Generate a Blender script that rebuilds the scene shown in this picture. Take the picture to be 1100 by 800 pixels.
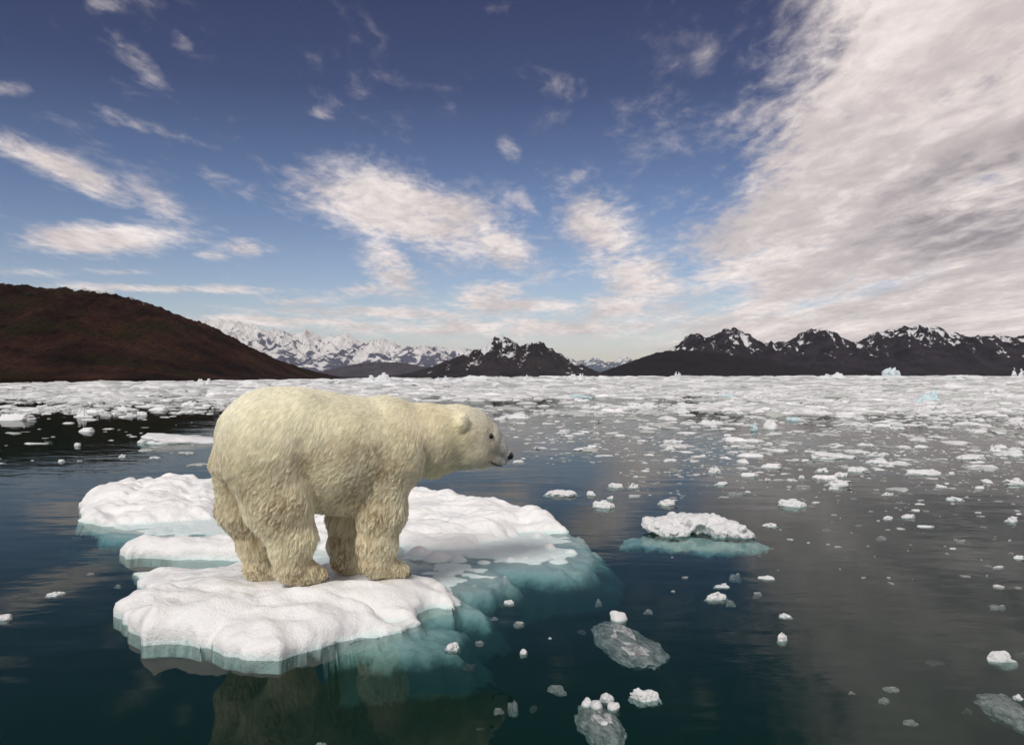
import bpy, bmesh, math, random
import numpy as np
from mathutils import Vector, Matrix

# ------------------------------------------------------------------ camera, sky, sun, exposure
for o in list(bpy.data.objects):
    bpy.data.objects.remove(o)
SC = bpy.context.scene
COL = SC.collection
F = 900.0            # focal length in photo pixels (1100 wide)
HC = 1.72            # camera height above the water
HZ = 404.0           # horizon row in the photo
cd = bpy.data.cameras.new('camera'); CAM = bpy.data.objects.new('camera', cd); COL.objects.link(CAM)
CAM.location = (0, 0, HC); CAM.rotation_euler = (math.pi/2, 0, 0)
cd.sensor_width = 36.0; cd.lens = F/1100*36.0; cd.shift_y = (HZ-400)/1100
cd.clip_start = 0.05; cd.clip_end = 40000
SC.camera = CAM
SUN_EL, SUN_AZ = math.radians(40), math.radians(-158)      # azimuth measured from +Y towards +X
SUN_STR, SUN_ANG, EXPO = 1.5, math.radians(14), 0.80
SKY_STR = 0.1
SC.view_settings.view_transform = 'Standard'; SC.view_settings.look = 'None'
SC.view_settings.exposure = EXPO; SC.view_settings.gamma = 1.0; SC.view_settings.use_curve_mapping = False
SC.render.engine = 'CYCLES'
cy = SC.cycles
cy.max_bounces = 12; cy.diffuse_bounces = 6; cy.glossy_bounces = 4; cy.transmission_bounces = 8
cy.transparent_max_bounces = 16; cy.volume_bounces = 1
cy.caustics_reflective = False; cy.caustics_refractive = False
cy.use_denoising = True

class NT:
    """small helper to write shader maths"""
    def __init__(s, tree): s.t = tree; s.n = tree.nodes; s.l = tree.links
    def new(s, typ, **kw):
        n = s.n.new(typ)
        for k, v in kw.items(): setattr(n, k, v)
        return n
    def put(s, sock, v):
        if isinstance(v, bpy.types.NodeSocket): s.l.new(v, sock)
        elif v is not None: sock.default_value = v
    def m(s, op, a, b=None, c=None, clamp=False):
        n = s.n.new('ShaderNodeMath'); n.operation = op; n.use_clamp = clamp
        for i, v in enumerate((a, b, c)):
            if v is not None: s.put(n.inputs[i], v)
        return n.outputs[0]
    def vm(s, op, a, b=None, scale=None):
        n = s.n.new('ShaderNodeVectorMath'); n.operation = op
        s.put(n.inputs[0], a)
        if b is not None: s.put(n.inputs[1], b)
        if scale is not None: s.put(n.inputs['Scale'], scale)
        return n.outputs[0]
    def xyz(s, x, y, z=0.0):
        n = s.n.new('ShaderNodeCombineXYZ')
        for i, v in enumerate((x, y, z)): s.put(n.inputs[i], v)
        return n.outputs[0]
    def sep(s, v):
        n = s.n.new('ShaderNodeSeparateXYZ'); s.put(n.inputs[0], v); return n.outputs
    def noise(s, vec, scale, detail=4, rough=0.55, dist=0.0, dim='3D'):
        n = s.n.new('ShaderNodeTexNoise'); n.noise_dimensions = dim
        if vec is not None: s.put(n.inputs['Vector'], vec)
        n.inputs['Scale'].default_value = scale; n.inputs['Detail'].default_value = detail
        n.inputs['Roughness'].default_value = rough; n.inputs['Distortion'].default_value = dist
        return n.outputs[0]
    def ss(s, v, a, b, lo=0.0, hi=1.0):
        n = s.n.new('ShaderNodeMapRange'); n.interpolation_type = 'SMOOTHSTEP'
        s.put(n.inputs[0], v)
        for i, q in zip((1, 2, 3, 4), (a, b, lo, hi)): s.put(n.inputs[i], q)
        return n.outputs[0]
    def lin(s, v, a, b, lo=0.0, hi=1.0):
        n = s.n.new('ShaderNodeMapRange'); n.clamp = True
        s.put(n.inputs[0], v)
        for i, q in zip((1, 2, 3, 4), (a, b, lo, hi)): s.put(n.inputs[i], q)
        return n.outputs[0]
    def mix(s, f, a, b, mode='MIX'):
        n = s.n.new('ShaderNodeMix'); n.data_type = 'RGBA'; n.blend_type = mode
        s.put(n.inputs[0], f)
        for i, v in ((6, a), (7, b)):
            s.put(n.inputs[i], (*v, 1.0) if isinstance(v, tuple) and len(v) == 3 else v)
        return n.outputs[2]
    def ramp(s, v, stops):
        n = s.n.new('ShaderNodeValToRGB'); s.put(n.inputs[0], v)
        e = n.color_ramp.elements
        while len(e) < len(stops): e.new(0.5)
        for i, (p, c) in enumerate(stops): e[i].position = p; e[i].color = (*c, 1)
        return n.outputs[0]

def make_world():
    w = bpy.data.worlds.new('World'); SC.world = w; w.use_nodes = True
    N = NT(w.node_tree); N.n.clear()
    sky = N.new('ShaderNodeTexSky', sky_type='NISHITA', sun_disc=False)
    sky.sun_elevation = SUN_EL; sky.sun_rotation = SUN_AZ
    sky.altitude = 0; sky.air_density = 1.0; sky.dust_density = 0.6; sky.ozone_density = 2.0
    tc = N.new('ShaderNodeTexCoord'); D = tc.outputs['Generated']
    x, y, z = N.sep(D)
    zc = N.m('MAXIMUM', z, 0.0)
    # polarised, deep blue towards the zenith
    tint = N.ramp(zc, [(0.0, (0.60, 0.55, 0.61)), (0.08, (0.50, 0.47, 0.52)), (0.20, (0.32, 0.32, 0.39)),
                       (0.32, (0.19, 0.172, 0.235)), (0.42, (0.165, 0.138, 0.195)), (1.0, (0.3, 0.26, 0.26))])
    base = N.mix(1.0, sky.outputs[0], tint, 'MULTIPLY')
    # tangent coordinates of the direction (u to the east, v up) for placing the cloud banks
    ys = N.m('MAXIMUM', y, 0.05)
    u = N.m('DIVIDE', x, ys); v = N.m('DIVIDE', z, ys)
    PX = N.m('MULTIPLY_ADD', u, 900.0, 550.0); PY = N.m('MULTIPLY_ADD', v, -900.0, 404.0)
    # cloud layer coordinates (plane overhead)
    zz = N.m('ADD', zc, 0.07)
    q = N.xyz(N.m('DIVIDE', x, zz), N.m('DIVIDE', y, zz), 0.0)
    warp = N.new('ShaderNodeTexNoise'); N.put(warp.inputs['Vector'], q); warp.inputs['Scale'].default_value = 2.2
    warp.inputs['Detail'].default_value = 3
    wv = N.vm('SCALE', N.vm('SUBTRACT', warp.outputs['Color'], (0.5, 0.5, 0.5)), scale=0.16)
    qw = N.vm('ADD', q, wv)
    qs = N.vm('MULTIPLY', qw, (1.0, 0.36, 1.0))
    n1 = N.noise(qs, 3.0, 9, 0.62)
    n2 = N.noise(N.vm('MULTIPLY', qw, (1.0, 0.50, 1.0)), 15.0, 8, 0.64)
    # streaks running with the layer
    st = N.noise(N.vm('MULTIPLY', N.vm('ADD', D, N.vm('SCALE', wv, scale=0.05)), (5.0, 5.0, 60.0)), 1.0, 5, 0.6)
    def ell(cx, cy_, rx, ry, rot=0.0, amp=1.0):
        c, s_ = math.cos(math.radians(rot)), math.sin(math.radians(rot))
        dx = N.m('SUBTRACT', PX, cx); dy = N.m('SUBTRACT', PY, cy_)
        a = N.m('MULTIPLY_ADD', dx, c/rx, N.m('MULTIPLY', dy, s_/rx))
        b = N.m('MULTIPLY_ADD', dx, -s_/ry, N.m('MULTIPLY', dy, c/ry))
        r2 = N.m('ADD', N.m('MULTIPLY', a, a), N.m('MULTIPLY', b, b))
        return N.m('MULTIPLY', N.m('EXPONENT', N.m('MULTIPLY', r2, -0.9)), amp)
    banks = [
        (440, 230, 150, 46, 14, 1.12), (540, 268, 60, 30, 30, .95), (420, 285, 55, 30, 45, .92), (515, 320, 65, 24, -20, .9),
        (60, 180, 120, 20, 24, .95), (175, 225, 60, 22, 35, .7), (110, 257, 115, 21, -2, 1.05), (262, 266, 45, 13, 0, .75), (225, 275, 30, 10, 0, .7),
        (180, 310, 190, 6, 1, .85), (150, 135, 110, 12, 18, .60), (155, 78, 60, 22, 55, .52), (195, 45, 20, 14, 50, .40), (338, 121, 30, 13, 15, .54),
        (110, 6, 30, 14, 0, .55), (545, 160, 26, 16, 60, .56), (605, 90, 55, 26, 20, .46), (622, 190, 18, 18, 0, .7), (540, 10, 30, 15, 0, .55),
        (645, 250, 85, 42, 50, .95), (690, 300, 75, 36, 10, .95), (600, 90, 30, 20, 0, .5), (10, 95, 30, 14, 0, .5), (670, 130, 50, 30, 0, .42),
        (420, 336, 190, 11, 0, .9), (560, 328, 120, 11, 0, .95), (660, 330, 110, 24, -10, .9), (330, 325, 60, 8, 0, .7), (640, 358, 420, 16, 0, .62), (480, 352, 200, 10, 0, .72), (300, 345, 160, 8, 2, .95), (250, 200, 60, 20, 25, .5), (330, 60, 50, 14, 40, .34), (60, 60, 40, 10, 30, .34), (480, 100, 40, 14, 60, .32), (720, 60, 40, 30, 60, .34), (560, 215, 40, 16, 30, .62), (560, 352, 300, 13, 0, .98), (90, 292, 160, 6, 0, .62), (400, 310, 70, 12, -8, .7), (720, 120, 40, 40, 60, .46), (760, 60, 40, 30, 60, .46),
    ]
    M = None
    for b in banks:
        e = ell(*b)
        M = e if M is None else N.m('MAXIMUM', M, e)
    # the big sheet on the right: beyond the line (852,-10) .. (700,330)
    sd = N.m('MULTIPLY_ADD', PX, 0.913, N.m('MULTIPLY_ADD', PY, 0.408, -774.0))
    sheet = N.ss(sd, -120.0, 150.0, 0.0, 1.20)
    holes = N.m('MAXIMUM', ell(915, 318, 90, 9, -12, .55), ell(790, 318, 40, 16, -30, .4))
    sheet = N.m('SUBTRACT', sheet, holes)
    M = N.m('MAXIMUM', N.m('MAXIMUM', M, sheet), 0.20)
    front = N.ss(y, 0.05, 0.25)
    M = N.m('ADD', N.m('MULTIPLY', M, front), N.m('MULTIPLY', N.m('SUBTRACT', 1.0, front), 0.75))
    nn = N.m('ADD', N.m('MULTIPLY', n1, 1.65), N.m('MULTIPLY', n2, 0.82))
    low = N.ss(v, 0.22, 0.06)
    nn = N.m('ADD', nn, N.m('MULTIPLY', N.m('MULTIPLY', N.m('SUBTRACT', st, 0.5), low), 0.35))
    dens = N.m('ADD', N.m('MULTIPLY', M, 0.85), N.m('SUBTRACT', nn, 1.56))
    dens = N.ss(dens, -0.10, 0.55)
    dens = N.m('MULTIPLY', dens, N.ss(M, 0.15, 0.95, 0.35, 0.94))
    shade = N.noise(qs, 2.4, 6, 0.6)
    sh2 = N.m('ADD', N.m('MULTIPLY', shade, 0.7), N.m('MULTIPLY', n2, 0.3))
    dark = N.m('MULTIPLY', ell(1060, 215, 150, 60, -15, 0.5), N.ss(n1, 0.35, 0.6))
    sh2 = N.m('SUBTRACT', sh2, dark)
    ccol = N.ramp(sh2, [(0.10, (1.9, 1.68, 1.72)), (0.45, (3.9, 3.45, 3.35)), (0.64, (5.9, 5.3, 5.05))])
    fin = N.mix(dens, base, ccol)
    bg = N.new('ShaderNodeBackground'); N.put(bg.inputs[0], fin); bg.inputs[1].default_value = SKY_STR
    out = N.new('ShaderNodeOutputWorld'); N.l.new(bg.outputs[0], out.inputs[0])
    w.cycles.sampling_method = 'MANUAL'; w.cycles.sample_map_resolution = 1024
make_world()
sd_ = bpy.data.lights.new('sun', 'SUN'); sd_.energy = SUN_STR; sd_.angle = SUN_ANG; sd_.color = (1.0, 0.95, 0.88)
SUN = bpy.data.objects.new('sun', sd_); COL.objects.link(SUN)
sdir = Vector((math.sin(SUN_AZ)*math.cos(SUN_EL), math.cos(SUN_AZ)*math.cos(SUN_EL), math.sin(SUN_EL)))
SUN.rotation_euler = sdir.to_track_quat('Z', 'Y').to_euler(); SUN.location = sdir*100

# ------------------------------------------------------------------ helpers
rng = np.random.default_rng(7)
random.seed(7)

def ground(px, py, z=0.0):
    d = (HC-z)*F/(py-HZ)
    return ((px-550)/F*d, d)

def _hash(ix, iy, iz, seed):
    h = (ix.astype(np.int64)*374761393 + iy.astype(np.int64)*668265263 + iz.astype(np.int64)*2147483647 + seed*1274126177) & 0xFFFFFFFF
    h = ((h ^ (h >> 13))*1274126177) & 0xFFFFFFFF
    h = ((h ^ (h >> 16))*2246822519) & 0xFFFFFFFF
    return (h ^ (h >> 15)) & 0xFFFFFFFF
_G = np.random.default_rng(3).normal(size=(256, 3)); _G /= np.linalg.norm(_G, axis=1)[:, None]
def perlin(x, y, z=None, seed=0):
    x = np.asarray(x, float); y = np.asarray(y, float)
    z = np.zeros_like(x)+0.37 if z is None else np.asarray(z, float)
    x, y, z = np.broadcast_arrays(x, y, z)
    ix, iy, iz = np.floor(x), np.floor(y), np.floor(z)
    fx, fy, fz = x-ix, y-iy, z-iz
    w = lambda t: t*t*t*(t*(t*6-15)+10)
    ux, uy, uz = w(fx), w(fy), w(fz)
    res = 0
    for dx in (0, 1):
        for dy in (0, 1):
            for dz in (0, 1):
                g = _G[_hash(ix+dx, iy+dy, iz+dz, seed) & 255]
                d = g[..., 0]*(fx-dx)+g[..., 1]*(fy-dy)+g[..., 2]*(fz-dz)
                res = res + d*(ux if dx else 1-ux)*(uy if dy else 1-uy)*(uz if dz else 1-uz)
    return res*1.5
def fbm(x, y, z=None, octv=5, gain=0.5, lac=2.03, seed=0, ridged=False):
    a, f, s = 1.0, 1.0, 0.0
    for k in range(octv):
        n = perlin(np.asarray(x)*f, np.asarray(y)*f, None if z is None else np.asarray(z)*f, seed+k*17)
        if ridged: n = 1-2*np.abs(n)
        s = s+a*n; a *= gain; f *= lac
    return s

def mesh_np(name, V, Fc, smooth=True):
    """verts (n,3), faces (m,k) of one k"""
    V = np.asarray(V, np.float32); Fc = np.asarray(Fc, np.int32)
    me = bpy.data.meshes.new(name)
    me.vertices.add(len(V)); me.vertices.foreach_set('co', V.ravel())
    k = Fc.shape[1]
    me.loops.add(Fc.size); me.loops.foreach_set('vertex_index', Fc.ravel())
    me.polygons.add(len(Fc))
    me.polygons.foreach_set('loop_start', np.arange(0, Fc.size, k, dtype=np.int32))
    me.polygons.foreach_set('loop_total', np.full(len(Fc), k, np.int32))
    me.polygons.foreach_set('use_smooth', np.full(len(Fc), smooth, bool))
    me.update(calc_edges=True); me.validate()
    return me
def grid_faces(nu, nv):
    i = np.arange(nu*nv).reshape(nu, nv)
    return np.stack([i[:-1, :-1], i[1:, :-1], i[1:, 1:], i[:-1, 1:]], -1).reshape(-1, 4)
def attr_col(me, name, C):
    a = me.attributes.new(name, 'FLOAT_COLOR', 'POINT')
    if C.shape[1] == 3: C = np.concatenate([C, np.ones((len(C), 1))], 1)
    a.data.foreach_set('color', C.astype(np.float32).ravel())
def attr_f(me, name, v):
    a = me.attributes.new(name, 'FLOAT', 'POINT'); a.data.foreach_set('value', np.asarray(v, np.float32).ravel())
def link(name, data, mat=None, parent=None):
    o = bpy.data.objects.new(name, data); COL.objects.link(o)
    if mat is not None and not data.materials: data.materials.append(mat)
    if parent is not None: o.parent = parent
    return o
def tag(o, label=None, cat=None, group=None, kind=None):
    if label: o['label'] = label
    if cat: o['category'] = cat
    if group: o['group'] = group
    if kind: o['kind'] = kind
    return o

def surface_nets(Fd, org, h):
    s = Fd < 0
    nx, ny, nz = Fd.shape
    cnt = np.zeros((nx-1, ny-1, nz-1), np.int8)
    for dx in (0, 1):
        for dy in (0, 1):
            for dz in (0, 1):
                cnt += s[dx:nx-1+dx, dy:ny-1+dy, dz:nz-1+dz]
    act = (cnt > 0) & (cnt < 8)
    idx = np.argwhere(act); vid = np.full(act.shape, -1, np.int64); vid[act] = np.arange(len(idx))
    acc = np.zeros((len(idx), 3)); num = np.zeros(len(idx))
    corners = [(0,0,0),(1,0,0),(0,1,0),(1,1,0),(0,0,1),(1,0,1),(0,1,1),(1,1,1)]
    val = [Fd[idx[:, 0]+c[0], idx[:, 1]+c[1], idx[:, 2]+c[2]] for c in corners]
    for a in range(8):
        for b in range(a+1, 8):
            ca, cb = np.array(corners[a]), np.array(corners[b])
            if np.abs(ca-cb).sum() != 1: continue
            va, vb = val[a], val[b]; mk = (va < 0) != (vb < 0)
            t = np.where(mk, va/np.where(mk, va-vb, 1), 0)
            acc += np.where(mk[:, None], ca+(cb-ca)*t[:, None], 0); num += mk
    V = (idx+acc/num[:, None])*h+np.asarray(org)
    faces = []
    for ax in range(3):
        sl0 = [slice(None)]*3; sl1 = [slice(None)]*3
        sl0[ax] = slice(0, -1); sl1[ax] = slice(1, None)
        a, b = s[tuple(sl0)], s[tuple(sl1)]
        e = np.argwhere(a != b)
        o1, o2 = [(1, 2), (2, 0), (0, 1)][ax]
        ok = (e[:, o1] > 0) & (e[:, o2] > 0) & (e[:, o1] < Fd.shape[o1]-1) & (e[:, o2] < Fd.shape[o2]-1)
        e = e[ok]
        q = []
        for d1, d2 in ((-1, -1), (0, -1), (0, 0), (-1, 0)):
            c = e.copy(); c[:, o1] += d1; c[:, o2] += d2
            q.append(vid[c[:, 0], c[:, 1], c[:, 2]])
        q = np.stack(q, 1)
        ins = a[e[:, 0], e[:, 1], e[:, 2]]
        q = np.where(ins[:, None], q[:, ::-1], q)  # outward faces
        faces.append(q)
    return V, np.concatenate(faces)

def smin(a, b, k):
    h = np.clip(0.5+0.5*(b-a)/k, 0, 1)
    return b*(1-h)+a*h-k*h*(1-h)

# ------------------------------------------------------------------ materials
def material(name):
    m = bpy.data.materials.new(name); m.use_nodes = True
    N = NT(m.node_tree); N.n.clear()
    N.out = N.new('ShaderNodeOutputMaterial')
    return m, N
def princ(N, color=None, rough=0.5, spec=0.5, **kw):
    p = N.new('ShaderNodeBsdfPrincipled')
    N.put(p.inputs['Base Color'], (*color, 1) if isinstance(color, tuple) else color)
    N.put(p.inputs['Roughness'], rough); p.inputs['Specular IOR Level'].default_value = spec
    for k, v in kw.items(): N.put(p.inputs[k], v)
    return p
def bump(N, h, dist, strength=1.0):
    b = N.new('ShaderNodeBump'); N.put(b.inputs['Height'], h)
    b.inputs['Distance'].default_value = dist; b.inputs['Strength'].default_value = strength
    return b.outputs[0]

def mat_snow_ice(scale=1.0, name='floe_ice'):
    m, N = material(name)
    g = N.new('ShaderNodeNewGeometry'); P = g.outputs['Position']
    z = N.sep(P)[2]
    n = N.noise(P, 6.0, 4)
    wet = N.ss(N.m('MULTIPLY_ADD', N.m('SUBTRACT', n, 0.5), 0.06, z), 0.055, -0.01)
    c = N.mix(N.noise(P, 1.3, 3), (0.85, 0.86, 0.87), (0.90, 0.90, 0.895))
    c = N.mix(wet, c, (0.67, 0.83, 0.83))
    hgt = N.m('ADD', N.m('MULTIPLY', N.noise(P, 14*scale, 6, 0.66), 0.7), N.m('MULTIPLY', N.noise(P, 90*scale, 4, 0.7), 0.30))
    p = princ(N, c, 0.55, 0.35, Normal=bump(N, hgt, 0.036/scale, 0.9))
    t = N.new('ShaderNodeBsdfTransparent')
    cl = N.m('MULTIPLY', N.ss(N.m('MULTIPLY_ADD', N.m('SUBTRACT', N.noise(P, 9.0, 5, 0.65), 0.5), 0.14, z), -0.055, -0.20), 0.95)
    p.inputs['Subsurface Weight'].default_value = 0.25
    p.inputs['Subsurface Radius'].default_value = (0.05, 0.08, 0.10); p.inputs['Subsurface Scale'].default_value = 0.5
    mx = N.new('ShaderNodeMixShader'); N.put(mx.inputs[0], cl); N.l.new(p.outputs[0], mx.inputs[1]); N.l.new(t.outputs[0], mx.inputs[2])
    N.l.new(mx.outputs[0], N.out.inputs[0]); return m
def mat_chunk(name, white=(0.84, 0.85, 0.86), wetc=(0.42, 0.60, 0.60), hscale=1.0, dirt=0.0):
    m, N = material(name)
    tc = N.new('ShaderNodeTexCoord'); g = N.new('ShaderNodeNewGeometry'); P = g.outputs['Position']
    oi = N.new('ShaderNodeObjectInfo')
    z = N.sep(P)[2]
    wet = N.ss(z, 0.02, -0.02)
    c = N.mix(N.noise(tc.outputs['Object'], 3.0, 4), white, tuple(k*0.84 for k in white))
    c = N.mix(N.m('MULTIPLY', oi.outputs['Random'], 0.30), c, (0.60, 0.655, 0.67))
    c = N.mix(wet, c, wetc)
    h = N.noise(P, 30*hscale, 6, 0.68)
    p = princ(N, c, 0.5, 0.4, Normal=bump(N, h, 0.03/hscale, 0.9))
    N.l.new(p.outputs[0], N.out.inputs[0]); return m
def mat_clear(name, tintc=(0.42, 0.46, 0.46), amount=0.55):
    m, N = material(name)
    tc = N.new('ShaderNodeTexCoord'); P = tc.outputs['Object']
    n = N.noise(P, 4.5, 6, 0.68, 0.5); vo = N.new('ShaderNodeTexVoronoi'); N.put(vo.inputs['Vector'], P); vo.inputs['Scale'].default_value = 11
    spark = N.ss(vo.outputs['Distance'], 0.20, 0.05)
    c = N.mix(spark, tintc, (0.75, 0.78, 0.78))
    p = princ(N, c, 0.12, 0.5, Normal=bump(N, N.noise(P, 9, 5, 0.6), 0.05, 0.6))
    t = N.new('ShaderNodeBsdfTransparent'); t.inputs[0].default_value = (0.72, 0.78, 0.78, 1)
    fac = N.m('ADD', N.ss(n, 0.34, 0.66, amount-0.35, amount+0.3), N.m('MULTIPLY', spark, 0.25), clamp=True)
    mx = N.new('ShaderNodeMixShader'); N.put(mx.inputs[0], fac); N.l.new(t.outputs[0], mx.inputs[1]); N.l.new(p.outputs[0], mx.inputs[2])
    N.l.new(mx.outputs[0], N.out.inputs[0]); return m
def mat_water():
    m, N = material('sea_water')
    g = N.new('ShaderNodeNewGeometry'); P = g.outputs['Position']
    sx, sy, sz = N.sep(P)
    Pa = N.xyz(N.m('MULTIPLY', sx, 0.55), sy, 0.0)
    big = N.noise(Pa, 0.35, 2, 0.5)
    calm = N.ss(N.noise(P, 0.16, 2, 0.5), 0.36, 0.64, 0.25, 1.0)
    rip = N.noise(Pa, 5.5, 3, 0.55, 0.3)
    rip2 = N.noise(Pa, 1.5, 2, 0.5)
    h = N.m('ADD', N.m('MULTIPLY', N.m('MULTIPLY', rip, calm), 0.0017), N.m('ADD', N.m('MULTIPLY', rip2, 0.006), N.m('MULTIPLY', big, 0.012)))
    nb = bump(N, h, 1.0, 1.0)
    fr = N.new('ShaderNodeFresnel'); fr.inputs[0].default_value = 1.22; N.l.new(nb, fr.inputs['Normal'])
    gl = N.new('ShaderNodeBsdfGlossy'); gl.inputs['Roughness'].default_value = 0.015; gl.inputs[0].default_value = (0.62, 0.62, 0.62, 1); N.l.new(nb, gl.inputs['Normal'])
    tr = N.new('ShaderNodeBsdfTransparent'); tr.inputs[0].default_value = (0.97, 0.99, 0.99, 1)
    df = N.new('ShaderNodeBsdfDiffuse'); df.inputs[0].default_value = (0.016, 0.100, 0.076, 1)
    m1 = N.new('ShaderNodeMixShader'); m1.inputs[0].default_value = 0.18; N.l.new(tr.outputs[0], m1.inputs[1]); N.l.new(df.outputs[0], m1.inputs[2])
    m2 = N.new('ShaderNodeMixShader'); N.l.new(fr.outputs[0], m2.inputs[0]); N.l.new(m1.outputs[0], m2.inputs[1]); N.l.new(gl.outputs[0], m2.inputs[2])
    N.l.new(m2.outputs[0], N.out.inputs[0])
    va = N.new('ShaderNodeVolumeAbsorption'); va.inputs[0].default_value = (0.28, 0.72, 0.72, 1); va.inputs[1].default_value = 1.9
    N.l.new(va.outputs[0], N.out.inputs['Volume'])
    return m
def mat_plain(name, c, rough=0.8, spec=0.3):
    m, N = material(name)
    P = N.new('ShaderNodeTexCoord').outputs['Object']
    cc = N.mix(N.noise(P, 8.0, 4), tuple(k*0.8 for k in c), tuple(min(1, k*1.2) for k in c))
    p = princ(N, cc, rough, spec); N.l.new(p.outputs[0], N.out.inputs[0]); return m

# ------------------------------------------------------------------ water and bottom
def make_water():
    x0, x1, y0, y1, zb = -14000, 14000, -3000, 20000, -3.0
    V = [(x, y, z) for z in (zb, 0.0) for x, y in ((x0, y0), (x1, y0), (x1, y1), (x0, y1))]
    Fc = [(3, 2, 1, 0), (4, 5, 6, 7), (0, 1, 5, 4), (1, 2, 6, 5), (2, 3, 7, 6), (3, 0, 4, 7)]
    o = link('water', mesh_np('water', V, Fc, False), mat_water()); tag(o, kind='structure')
    e = 1.0
    V = [(x0+e, y0+e, zb+.05), (x1-e, y0+e, zb+.05), (x1-e, y1-e, zb+.05), (x0+e, y1-e, zb+.05)]
    o = link('seabed', mesh_np('seabed', V, [(0, 1, 2, 3)], False), mat_plain('silt', (0.05, 0.10, 0.10))); tag(o, kind='structure')
make_water()

# ------------------------------------------------------------------ mountains
def mat_rock(name, rock_a, rock_b, snow=(0.80, 0.80, 0.82), veg=None, feat=60.0):
    m, N = material(name)
    P = N.new('ShaderNodeTexCoord').outputs['Object']
    n = N.noise(N.vm('SCALE', P, scale=1.0/feat), 1.0, 8, 0.65)
    c = N.mix(N.ss(n, 0.35, 0.65), rock_a, rock_b)
    if veg:
        n2 = N.noise(N.vm('SCALE', P, scale=1.0/(feat*1.6)), 1.0, 7, 0.62, 0.4)
        c = N.mix(N.ss(n2, 0.50, 0.62), c, veg)
        n3 = N.noise(N.vm('SCALE', P, scale=12.0/feat), 1.0, 4, 0.7)
        c = N.mix(N.m('MULTIPLY', N.ss(n3, 0.45, 0.65), 0.5), c, tuple(k*0.35 for k in rock_a))
    at = N.new('ShaderNodeAttribute', attribute_name='snow')
    sn = N.noise(N.vm('MULTIPLY', P, (2.6/feat, 2.6/feat, 1.0/feat)), 1.0, 8, 0.68)
    f = N.ss(N.m('ADD', at.outputs['Fac'], N.m('MULTIPLY', N.m('SUBTRACT', sn, 0.5), 1.3)), 0.47, 0.55)
    c = N.mix(f, c, snow)
    hb = N.noise(N.vm('SCALE', P, scale=5.0/feat), 1.0, 7, 0.7)
    p = princ(N, c, 0.9, 0.1, Normal=bump(N, hb, feat*0.22, 1.0))
    N.l.new(p.outputs[0], N.out.inputs[0]); return m

def mountain(name, D, prof, width, mat, nu=500, nv=110, rug=0.35, fscale=None, snow_fn=None, seed=1, jag=1.0, vpow=0.9, rough=0.0):
    prof = np.array(prof, float)
    px = np.linspace(prof[0, 0], prof[-1, 0], nu)
    sil = np.interp(px, prof[:, 0], prof[:, 1])
    k = max(1, nu//170); ker = np.hanning(2*k+3); ker /= ker.sum()
    sil = np.convolve(np.pad(sil, k+1, mode='edge'), ker, 'valid')
    H = np.maximum(HZ-sil, 0)/F*D
    Hmax = H.max()
    fs = fscale or Hmax*0.9
    v = np.linspace(-1, 1, nv); v = np.sign(v)*np.abs(v)**1.25
    U, Vv = np.meshgrid(px, v, indexing='ij')
    X = (U-550)/F*D; Y = D+Vv*width
    Hh = np.broadcast_to(H[:, None], X.shape)
    shp = np.clip(1-np.abs(Vv), 0, 1)**vpow
    r = fbm(X/fs, Y/fs, None, 6, 0.52, seed=seed, ridged=True)      # about -2..2
    r = (r-1.2)*0.5
    mid = np.exp(-(Vv/0.10)**2)
    Z = Hh*shp*(1+rug*r*(1-0.65*mid)*np.clip(np.abs(Vv)*6, 0.15, 1))
    # gullies running down the slope
    gl = fbm(X/(fs*0.35), Y/(fs*1.6), None, 4, 0.55, seed=seed+50, ridged=True)
    Z = Z+Hh*0.10*jag*(gl-0.8)*(0.25+0.75*(1-mid))*shp
    j = fbm(X/(fs*0.13), Y/(fs*0.5), None, 4, 0.6, seed=seed+80)
    Z = Z+Hmax*0.035*jag*j*np.clip(Hh/Hmax*2, 0, 1)*shp
    if rough: Z = Z+rough*fbm(X/7.0, Y/9.0, None, 3, 0.7, seed=seed+99)*np.clip(shp*4, 0, 1)*np.clip(Hh/Hmax*5, 0, 1)
    Z = Z-Hmax*0.02*(np.abs(Vv) > 0.985)-0.5
    Vt = np.stack([X, Y, Z], -1).reshape(-1, 3)
    me = mesh_np(name, Vt, grid_faces(nu, nv))
    zz = np.clip(Z/Hmax, 0, 1)
    gx = np.gradient(Z, axis=0)/np.maximum(np.gradient(X, axis=0), 1e-6); gy = np.gradient(Z, axis=1)/np.maximum(np.gradient(Y, axis=1), 1e-6)
    slope = np.sqrt(gx**2+gy**2)
    s = snow_fn(U, Vv, zz, slope, gl) if snow_fn else np.zeros_like(Z)
    attr_f(me, 'snow', s)
    o = link(name, me, mat); tag(o, kind='structure'); return o

hill_prof = [(-260, 330), (-150, 306), (-60, 300), (0, 303), (30, 305), (75, 307), (110, 311), (140, 317), (180, 331), (220, 347), (260, 371), (290, 388), (310, 399), (332, 404.5), (360, 407)]
mountain('hill', 900, hill_prof, 330, mat_rock('dark_moor', (0.010, 0.0036, 0.0024), (0.066, 0.028, 0.017), veg=(0.024, 0.019, 0.004), feat=55.0),
         nu=760, nv=160, rug=0.20, fscale=110, seed=11, jag=0.7, vpow=0.75, rough=1.5,
         snow_fn=lambda U, V, z, s, g: np.where((np.abs(V) < 0.10) & (U < 185), 0.50*(1-np.abs(V)/0.10), -0.4)+0*z)
mountain('hill', 3500, [(320, 404), (350, 398), (378, 391), (405, 388), (432, 389), (455, 393), (480, 398), (500, 403), (520, 406)], 400,
         mat_rock('slate_slope', (0.075, 0.07, 0.09), (0.11, 0.10, 0.115), feat=90.0), nu=300, nv=60, seed=31)
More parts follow.
